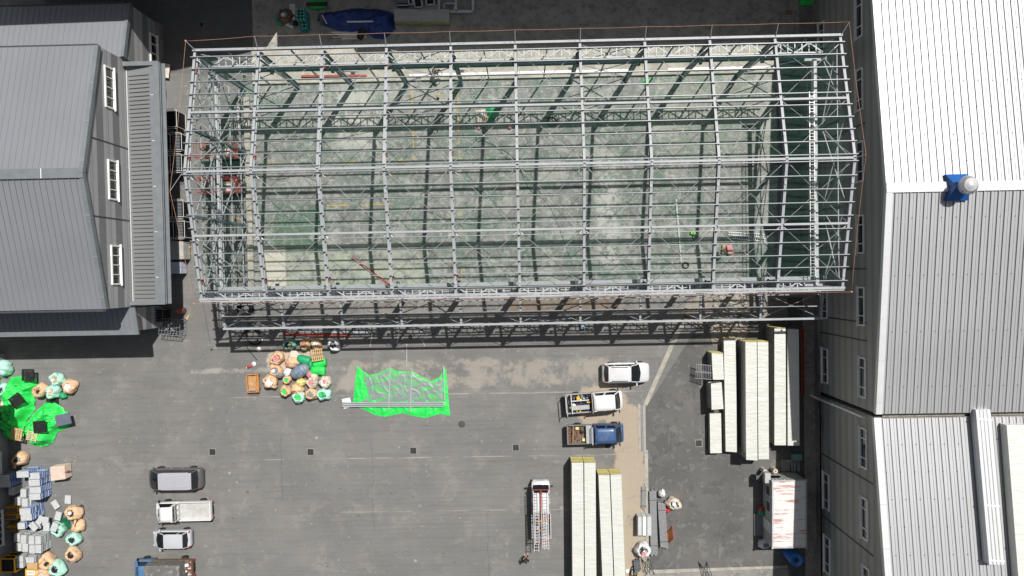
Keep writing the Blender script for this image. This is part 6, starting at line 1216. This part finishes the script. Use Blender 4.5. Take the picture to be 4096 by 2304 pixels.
def cab(t, L0, L1, Wd, z0, zb, H, pt, slope=.8, crew=False, side=True):
    """cab-over cab from x=L0 (rear) to x=L1 (front)"""
    b = MB(); hw = Wd/2
    secs = [[(L0, hw*.97, z0), (L0, hw, zb*.7), (L0, hw*.97, zb), (L0, 0, zb+.01), (L0, -hw*.97, zb), (L0, -hw, zb*.7), (L0, -hw*.97, z0)]]
    for f, k, dz in ((.5, 1, 0), (.85, 1, -.01), (.95, .97, -.05), (.985, .9, -.18), (1, .75, -.35)):
        x = L0+(L1-L0)*f; secs.append([(x, hw*.97*k, z0), (x, hw*k, zb*.7), (x, hw*.96*k, zb+dz), (x, 0, zb+.01+dz*.7), (x, -hw*.96*k, zb+dz), (x, -hw*k, zb*.7), (x, -hw*.97*k, z0)])
    b.loft(secs, pt); b.build('cab_body', t, True)
    xr0, xr1 = L0+.05, L1-slope; rw = hw*.82; zr = H
    xb = L1-.3
    g = MB(); g.add([(xb, hw*.88, zb-.02), (xb+.06, 0, zb-.01), (xb, -hw*.88, zb-.02), (xr1, -rw*.96, zr), (xr1+.04, 0, zr+.02), (xr1, rw*.96, zr)], [(0, 1, 4, 5), (1, 2, 3, 4)], m_glassC); g.build('windscreen', t)
    g = MB(); g.add([(L0-.0, hw*.8, zb+.02), (L0-.0, -hw*.8, zb+.02), (xr0-.0, -rw*.9, zr-.05), (xr0, rw*.9, zr-.05)], [(0, 1, 2, 3)], m_glassC); g.build('rear_window', t)
    for s in (1, -1):
        P0 = Vector((xb-.02, s*hw*.95, zb)); P1 = Vector((L0+.02, s*hw*.95, zb)); P2 = Vector((xr0, s*rw, zr-.01)); P3 = Vector((xr1, s*rw, zr-.01))
        g = MB(); g.add([P0, P1, P2, P3], [(0, 1, 2, 3)], m_glassC); g.build('side_window', t)
        b = MB(); b.beam(P0, P3, .09, .06, pt, (0, s, 1)); b.build('pillar', t); b = MB(); b.beam(P1+Vector((.1, 0, 0)), P2+Vector((.1, 0, 0)), .22, .06, pt, (0, s, 1))
        if crew:
            b.build('pillar', t); b = MB(); f = .5; b.beam(P0.lerp(P1, f), P3.lerp(P2, f), .14, .06, pt, (0, s, 1))
        b.build('pillar', t)
        b = MB(); b.box((xb-.1, s*(hw+.16), zb+.0), (.1, .22, .26), m_blk); b.tube([(xb-.12, s*hw*.95, zb), (xb-.1, s*(hw+.1), zb+.02)], .02, m_blk, 5); b.build('mirror', t, bevel=.02)
        b = MB(); b.box((L1-.05, s*hw*.62, .72), (.12, .3, .18), m_head); b.build('headlight', t, bevel=.02)
    secs = []
    for k in range(7):
        f = k/6; x = xr1+(xr0-xr1)*f; e = .05*math.sin(PI*f); q = rw*(1.03 if 0 < k < 6 else .97)
        secs.append([(x, q, zr-.04), (x, q*.96, zr+.02+e*.4), (x, q*.5, zr+.05+e), (x, -q*.5, zr+.05+e), (x, -q*.96, zr+.02+e*.4), (x, -q, zr-.04)])
    b = MB(); b.loft(secs, pt); 
    b.build('cab_roof', t, True)
    b = MB(); b.box((L1-.02, 0, .5), (.14, Wd*.92, .22), m_trimG); b.build('bumper', t, bevel=.03)
    b = MB(); b.beam((xb+.03, -.3, zb+.03), (xb-.02, .35, zb+.1), .03, .02, m_blk); b.build('wiper', t)
def bed(t, x0, x1, Wd, z0, hs, side_m, floor_m, tg=True):
    b = MB(); b.box(((x0+x1)/2, 0, z0), (abs(x1-x0), Wd-.04, .06), floor_m); b.build('bed_floor', t)
    for s in (1, -1): b = MB(); b.box(((x0+x1)/2, s*(Wd/2-.02), z0+hs/2), (abs(x1-x0)-.1, .05, hs), side_m); b.box(((x0+x1)/2, s*(Wd/2-.02), z0+hs), (abs(x1-x0)-.05, .07, .04), side_m); b.build('bed_side', t)
    b = MB(); b.box((x0, 0, z0+hs/2), (.05, Wd, hs), side_m); b.box((x0-.0, 0, z0+hs), (.08, Wd+.02, .05), side_m); b.build('tailgate', t)
    b = MB(); b.box(((x0+x1)/2, 0, z0-.18), (abs(x1-x0), .8, .2), m_blk); b.build('chassis', t)
def truck(label, px, py, ang, L, Wd, cl, pt, bedm, hs=.38, crew=False, H=1.92, zb=1.22, name='pickup_truck', cat='truck', hz=1.0, floor=None, z0=.82):
    c = G(px, py, hz); t = thing(name, label, cat, (c.x, c.y, 0), ang); cab(t, L/2-cl, L/2, Wd*.96, .35, zb, H, pt, crew=crew)
    bed(t, -L/2, L/2-cl-.12, Wd, z0, hs, bedm, floor or m_bed)
    for s in (1, -1):
        for x in (L/2-.75, -L/2+1.0): wheel(t, x, s*(Wd/2-.1), .3, .2)
        b = MB(); b.box((-L/2-.02, s*Wd*.4, .66), (.05, .2, .1), m_lamp); b.build('tail_light', t)
    return t
t = truck('white flatbed truck with an empty bed, second of the lower left vehicles', 735, 2044, PI+.01, 5.05, 1.72, 2.0, p_white, p_white, H=1.95)
b = MB(); L = 5.05; [b.box((L/2-2.1, y, 1.3), (.05, .05, .95), m_galv) for y in (-.75, -.25, .25, .75)]; b.box((L/2-2.1, 0, 1.75), (.06, 1.6, .06), m_galv); b.box((L/2-2.12, 0, 1.0), (.04, 1.6, .4), m_crG); b.build('head_board', t)
t = truck('white crew-cab pickup with a tool-filled bed and tube rack', 2377, 1607, .065, 5.15, 1.75, 2.75, p_white, m_crGs, crew=True, H=1.95, floor=m_blk)
L = 5.15
b = MB(); b.beam((-L/2+.02, -.95, 1.98), (-L/2+.02, .9, 1.98), .07, .06, m_galv); [b.tube([(-L/2+.02, y, .85), (-L/2+.02, y, 1.98)], .03, m_galv, 5) for y in (-.8, .8)]; b.build('rear_rack', t)
b = MB(); b.beam((-L/2+.5, -.9, 1.4), (-L/2+.5, .85, 1.4), .08, .06, m_crG); b.beam((-L/2+.5, .28, 1.4), (-.5, .28, 1.4), .1, .05, m_crG); b.beam((-L/2+.5, -.35, 1.38), (-.5, -.35, 1.38), .4, .04, m_crGs); b.build('bed_shelf', t)
b = MB(); rr = random.Random(5)
for k in range(46): b.box((rr.uniform(-L/2+.1, -.5), rr.uniform(-.75, .75), rr.uniform(1.0, 1.25)), (rr.uniform(.06, .22), rr.uniform(.06, .2), rr.uniform(.05, .14)), rr.choice([m_blk, m_blk, m_yel, m_trimG, m_galv, m_woodd, m_blk, m_paper, m_trimG]), rr.uniform(0, 3))
b.box((-1.45, .5, 1.36), (.28, .3, .2), m_yel); b.box((-1.1, .62, 1.36), (.22, .26, .2), m_trimG); b.build('tool_load', t)
b = MB(); [b.tube([(-.25, y, .9), (-.25, y, 1.95)], .03, m_galv, 5) for y in (-.8, .8)]; b.beam((-.25, -.85, 1.95), (-.25, .85, 1.95), .06, .06, m_galv); b.build('front_rack', t)
t = truck('blue crew-cab pickup with rusty scrap in the bed, beside the channel grating', 2382, 1735, .012, 5.1, 1.72, 2.75, p_blue, m_trimG, crew=True, H=1.93, floor=m_dirt)
b = MB(); b.box((-.62, 0, 1.08), (.52, 1.62, .5), m_crGs); b.build('tool_chest', t, bevel=.02)
b = MB(); [b.tube([(-.3, y, .9), (-.3, y, 1.92)], .03, m_blk, 5) for y in (-.75, .75)]; [b.beam((-.26-.06*k, -.8, 1.85+.03*k), (-.26-.06*k, .8, 1.85+.03*k), .035, .03, m_crG if k else m_blk) for k in range(3)]; b.build('guard_bars', t)
b = MB(); rr = random.Random(9)
for k in range(46):
    x, y = rr.uniform(-2.4, -1.0), rr.uniform(-.7, .7); a = rr.uniform(0, 3.1); l = rr.uniform(.12, .5); b.beam((x-l*math.cos(a)/2, max(-.75, y-l*math.sin(a)/2), rr.uniform(.9, 1.02)), (min(-.95, x+l*math.cos(a)/2), min(.75, y+l*math.sin(a)/2), rr.uniform(.92, 1.08)), .05, .03, rr.choice([m_woodd, m_woodd, m_woodd, m_dirt, m_red, m_dirt, m_trimG, m_wood]))
b.beam((-2.1, -.8, 1.2), (-2.0, .8, 1.2), .09, .07, M('faded_rust_bar', (.3, .14, .09), .8)); b.box((-1.65, .55, 1.05), (.3, .24, .1), m_ysack); b.box((-1.1, -.5, 1.05), (.24, .26, .1), m_ysack); b.lathe([(.16, 0), (.2, .05), (.1, .09)], (-1.2, .25, 1.0), m_blk, 14); b.build('scrap_load', t)
b = MB(); b.box((1.95, -.25, 1.33), (.14, .2, .01), m_paper); b.build('parking_note', t)
# box truck at the bottom edge
t = truck('light blue truck with a grey canvas box body at the bottom edge', 655, 2276, PI+.0, 5.3, 1.75, 1.7, p_lblue, m_woodd, H=1.95, name='box_truck')
b = MB(); x0, x1 = 5.3/2-1.65, -5.3/2+.45; b.loft([[(x, .86, .9), (x, .88, 2.35), (x, .7, 2.5), (x, -.7, 2.5), (x, -.88, 2.35), (x, -.86, .9)] for x in (x0, x0*.6+x1*.4, x0*.3+x1*.7, x1)], m_canvas); b.build('canvas_body', t)
b = MB(); [b.tube([(x, -.89, 2.36), (x, -.7, 2.52), (x, .7, 2.52), (x, .89, 2.36)], .02, m_trimG, 4) for x in (x0-.3, x0-.95, x0-1.6, x0-2.2)]; b.build('canvas_hoop', t)
b = MB(); [b.box((-2.35+.1*k, -.8+.32*k, 1.3+.1*(k % 3)), (.5, .26, .12), m_paper if k % 2 else m_woodd, .2*k) for k in range(6)]; [b.box((-2.5, -.7+.28*k, 1.05), (.3, .12, .5), m_red if k % 2 else m_crG) for k in range(6)]; b.build('load', t)
# ladder truck
t = truck('white crew-cab truck carrying several ladders and a red bar on its roof rack', 2164, 2037, PI/2, 5.15, 1.74, 2.75, p_white, m_crG, crew=True, H=1.9, floor=m_trimG)
b = MB()
for x in (-2.5, -.4, 2.15): b.beam((x, -.75, 2.2), (x, .75, 2.2), .06, .06, m_red); [b.tube([(x-.0, y, 1.0 if x < 2 else 1.3), (x, y, 2.2)], .025, m_red, 5) for y in (-.72, .72)]
b.beam((-3.0, .02, 2.26), (2.2, .02, 2.26), .1, .06, m_red); b.build('roof_rack', t)
b = MB(); rr = random.Random(3)
for k in range(34): b.box((rr.uniform(-2.4, -.5), rr.uniform(-.7, .7), rr.uniform(.95, 1.15)), (rr.uniform(.08, .3), rr.uniform(.06, .2), .12), rr.choice([m_blk, m_blk, m_whts, m_orgp, m_galv, m_trimG]), rr.uniform(0, 3))
b.build('tool_load', t)
TC = G(2164, 2037, 1.0)
for dx, y0, y1, w_, n, z, lb in ((-.48, -3.35, 1.95, .42, 20, 2.3, 'left long aluminium ladder on the white crew-cab truck'), (.4, -3.2, 1.95, .42, 19, 2.3, 'right long aluminium ladder on the white crew-cab truck'), (.22, -3.0, .55, .4, 13, 2.42, 'short ladder lying over the right long ladder on the white truck'), (-.4, -2.6, .3, .34, 12, 2.42, 'narrow short ladder over the left long ladder on the white truck')): ladder(lb, (TC.x+dx, TC.y+y0, z), (TC.x+dx, TC.y+y1, z), w_, n, m_alu)
b = MB(); b.beam((TC.x-.5, TC.y-.55, 2.5), (TC.x+.6, TC.y-.5, 2.5), .1, .04, m_card); one(b, 'lashing_strap', 'tan strap tied across the ladders on the white truck', 'strap')

# ================================================================= PEOPLE
def person(label, loc, rz, shirt, trousers, hair, shoe, pose='stand', sleeves=True):
    root = thing('person', label, 'person', loc, rz)
    # joints in metres, facing +x
    bend = {'stand': 0., 'bend': .95, 'crouch': .45}[pose]; hipz = .92 if pose != 'crouch' else .46
    ca, sa = math.cos(bend), math.sin(bend)
    def up(d, y=0, fx=0): return (d*sa+fx*ca, y, hipz+d*ca-fx*sa)
    if pose == 'crouch': legs = {s: [(0, s*.1, hipz-.02), (.4, s*.17, .5), (.1, s*.15, .1), (.28, s*.16, .04)] for s in (1, -1)}
    elif pose == 'bend': legs = {s: [(-.08, s*.09, hipz-.03), (.05, s*.12, .48), (-.02, s*.12, .08), (.17, s*.14, .04)] for s in (1, -1)}
    else: legs = {s: [(0, s*.09, hipz-.03), (.03, s*.14, .5), (-.01, s*.17, .09), (.2, s*.2, .04)] for s in (1, -1)}
    sh = {s: up(.48, s*.19) for s in (1, -1)}
    if pose == 'stand': el = {s: up(.22, s*.27, .06) for s in (1, -1)}; ha = {s: up(.26, s*.06, .33) for s in (1, -1)}
    else: el = {s: (sh[s][0]+.12, s*.24, sh[s][2]-.24) for s in (1, -1)}; ha = {s: (sh[s][0]+.26, s*.12, max(.2, sh[s][2]-.42)) for s in (1, -1)}
    def skin(name, chains, m, par, rad):
        V = []; E = []; RR = []; key = {}
        def vid(p, r):
            k = tuple(round(c, 4) for c in p)
            if k not in key: key[k] = len(V); V.append(p); RR.append(r)
            return key[k]
        for ch in chains:
            ids = [vid(p, r) for p, r in ch]
            for a, c in zip(ids[:-1], ids[1:]): E.append((a, c))
        me = D.meshes.new(name); me.from_pydata(V, E, []); me.materials.append(m); o = D.objects.new(name, me); COL.objects.link(o); o.parent = par
        md = o.modifiers.new('skin', 'SKIN'); md.use_smooth_shade = True
        for i, r in enumerate(RR): me.skin_vertices[0].data[i].radius = r if isinstance(r, tuple) else (r, r)
        me.skin_vertices[0].data[0].use_root = True
        o.modifiers.new('sub', 'SUBSURF').levels = 1; o.modifiers['sub'].render_levels = 2; return o
    pel = (0, 0, hipz); waist = up(.18); chest = up(.38); neck = up(.53); head0 = up(.6, 0, .01); head1 = up(.7, 0, .02); head2 = up(.78, 0, .01)
    ch = [[(pel, (.12, .09)), (waist, (.11, .085)), (chest, (.14, .1)), (neck, .055), (head0, .065), (head1, .085), (head2, .06)]]
    for s in (1, -1):
        l = legs[s]; ch.append([(pel, (.12, .09)), (l[0], .085), (l[1], .055), (l[2], .04), (l[3], .035)])
        w_ = ha[s]; d = (Vector(w_)-Vector(el[s])).normalized(); ch.append([(chest, (.14, .1)), (sh[s], .055), (el[s], .04), (w_, .028), (tuple(Vector(w_)+d*.07), .032)])
        for q, (fy, ln) in enumerate(((-.03, .07), (-.01, .085), (.01, .08), (.03, .06), (.045, .045))):
            base = Vector(w_)+d*(.07 if q < 4 else .03)+Vector((0, fy*s if q < 4 else -.035*s, 0)); tip = base+d*ln+Vector((0, 0, -.02)); ch.append([(tuple(Vector(w_)+d*.07), .032), (tuple(base+d*.02), .01), (tuple(tip), .008)])
    skin('body', ch, m_skin, root, None)
    ch = [[(pel, (.135, .11)), (waist, (.135, .11)), (chest, (.165, .125)), (up(.49), (.09, .08))]]
    for s in (1, -1): ch.append([(chest, (.165, .125)), (sh[s], .078), (el[s], .058)]+([(tuple(Vector(el[s]).lerp(Vector(ha[s]), .85)), .045)] if sleeves else []))
    skin('shirt', ch, shirt, root, None)
    ch = []
    for s in (1, -1): l = legs[s]; ch.append([((0, 0, hipz-.01), (.14, .115)), (l[0], .11), (l[1], .08), (tuple(Vector(l[2])+Vector((0, 0, .05))), .06)])
    skin('trousers', ch, trousers, root, None)
    for s in (1, -1): l = legs[s]; b = MB(); b.loft([[(x+l[2][0], l[2][1]+y*k, z) for y, z in ((.045, 0), (.05, .05), (.03, .1), (-.03, .1), (-.05, .05), (-.045, 0))] for x, k in ((-.07, .8), (0, 1), (.1, 1.05), (.19, .8), (.22, .4))], shoe); b.build('shoe', root, True)
    hc = Vector(head1)+Vector((-.012*ca, 0, .02)); b = MB(); V = []; 
    bm = bmesh.new(); bmesh.ops.create_uvsphere(bm, u_segments=16, v_segments=10, radius=.105)
    keep = [f for f in bm.faces if f.calc_center_median().z > -.02 or f.calc_center_median().x < -.03]; b.add([Vector((v.co.x*1.05, v.co.y*.92, v.co.z*1.1))+hc for v in bm.verts], [[v.index for v in f.verts] for f in keep], hair); bm.free(); b.build('hair', root, True)
    b = MB(); fx = Vector(head1)+Vector((.085*ca, 0, -.085*sa)); 
    for s in (1, -1): b.box(fx+Vector((0, s*.033, .01)), (.012, .02, .01), m_blk)
    b.build('eye', root); b = MB(); b.loft([[(fx.x-.005, .016, fx.z-.03), (fx.x-.005, -.016, fx.z-.03), (fx.x-.005, 0, fx.z+.01)], [(fx.x+.022, .006, fx.z-.028), (fx.x+.022, -.006, fx.z-.028), (fx.x+.014, 0, fx.z-.01)]], m_skin); b.build('nose', root)
    return root
person('person in a dark shirt standing with folded arms below the ladder truck', tuple(G(2104, 2221)), PI/2+.05, m_navy, m_navy, m_hair, m_boot, 'stand', sleeves=False)
p2 = G(2885, 1012); person('person in dark clothes bending over the opened carton inside the frame', (p2.x-.45, p2.y-.1, .05), .35, m_dgreen, m_dgreen, m_hair, m_blk, 'bend')
p3 = G(1748, 300); person('person in navy clothes bending on the back ledge of the frame', (p3.x-.1, p3.y, .3), -.4, m_navy, m_navy, m_paper, m_blk, 'bend')
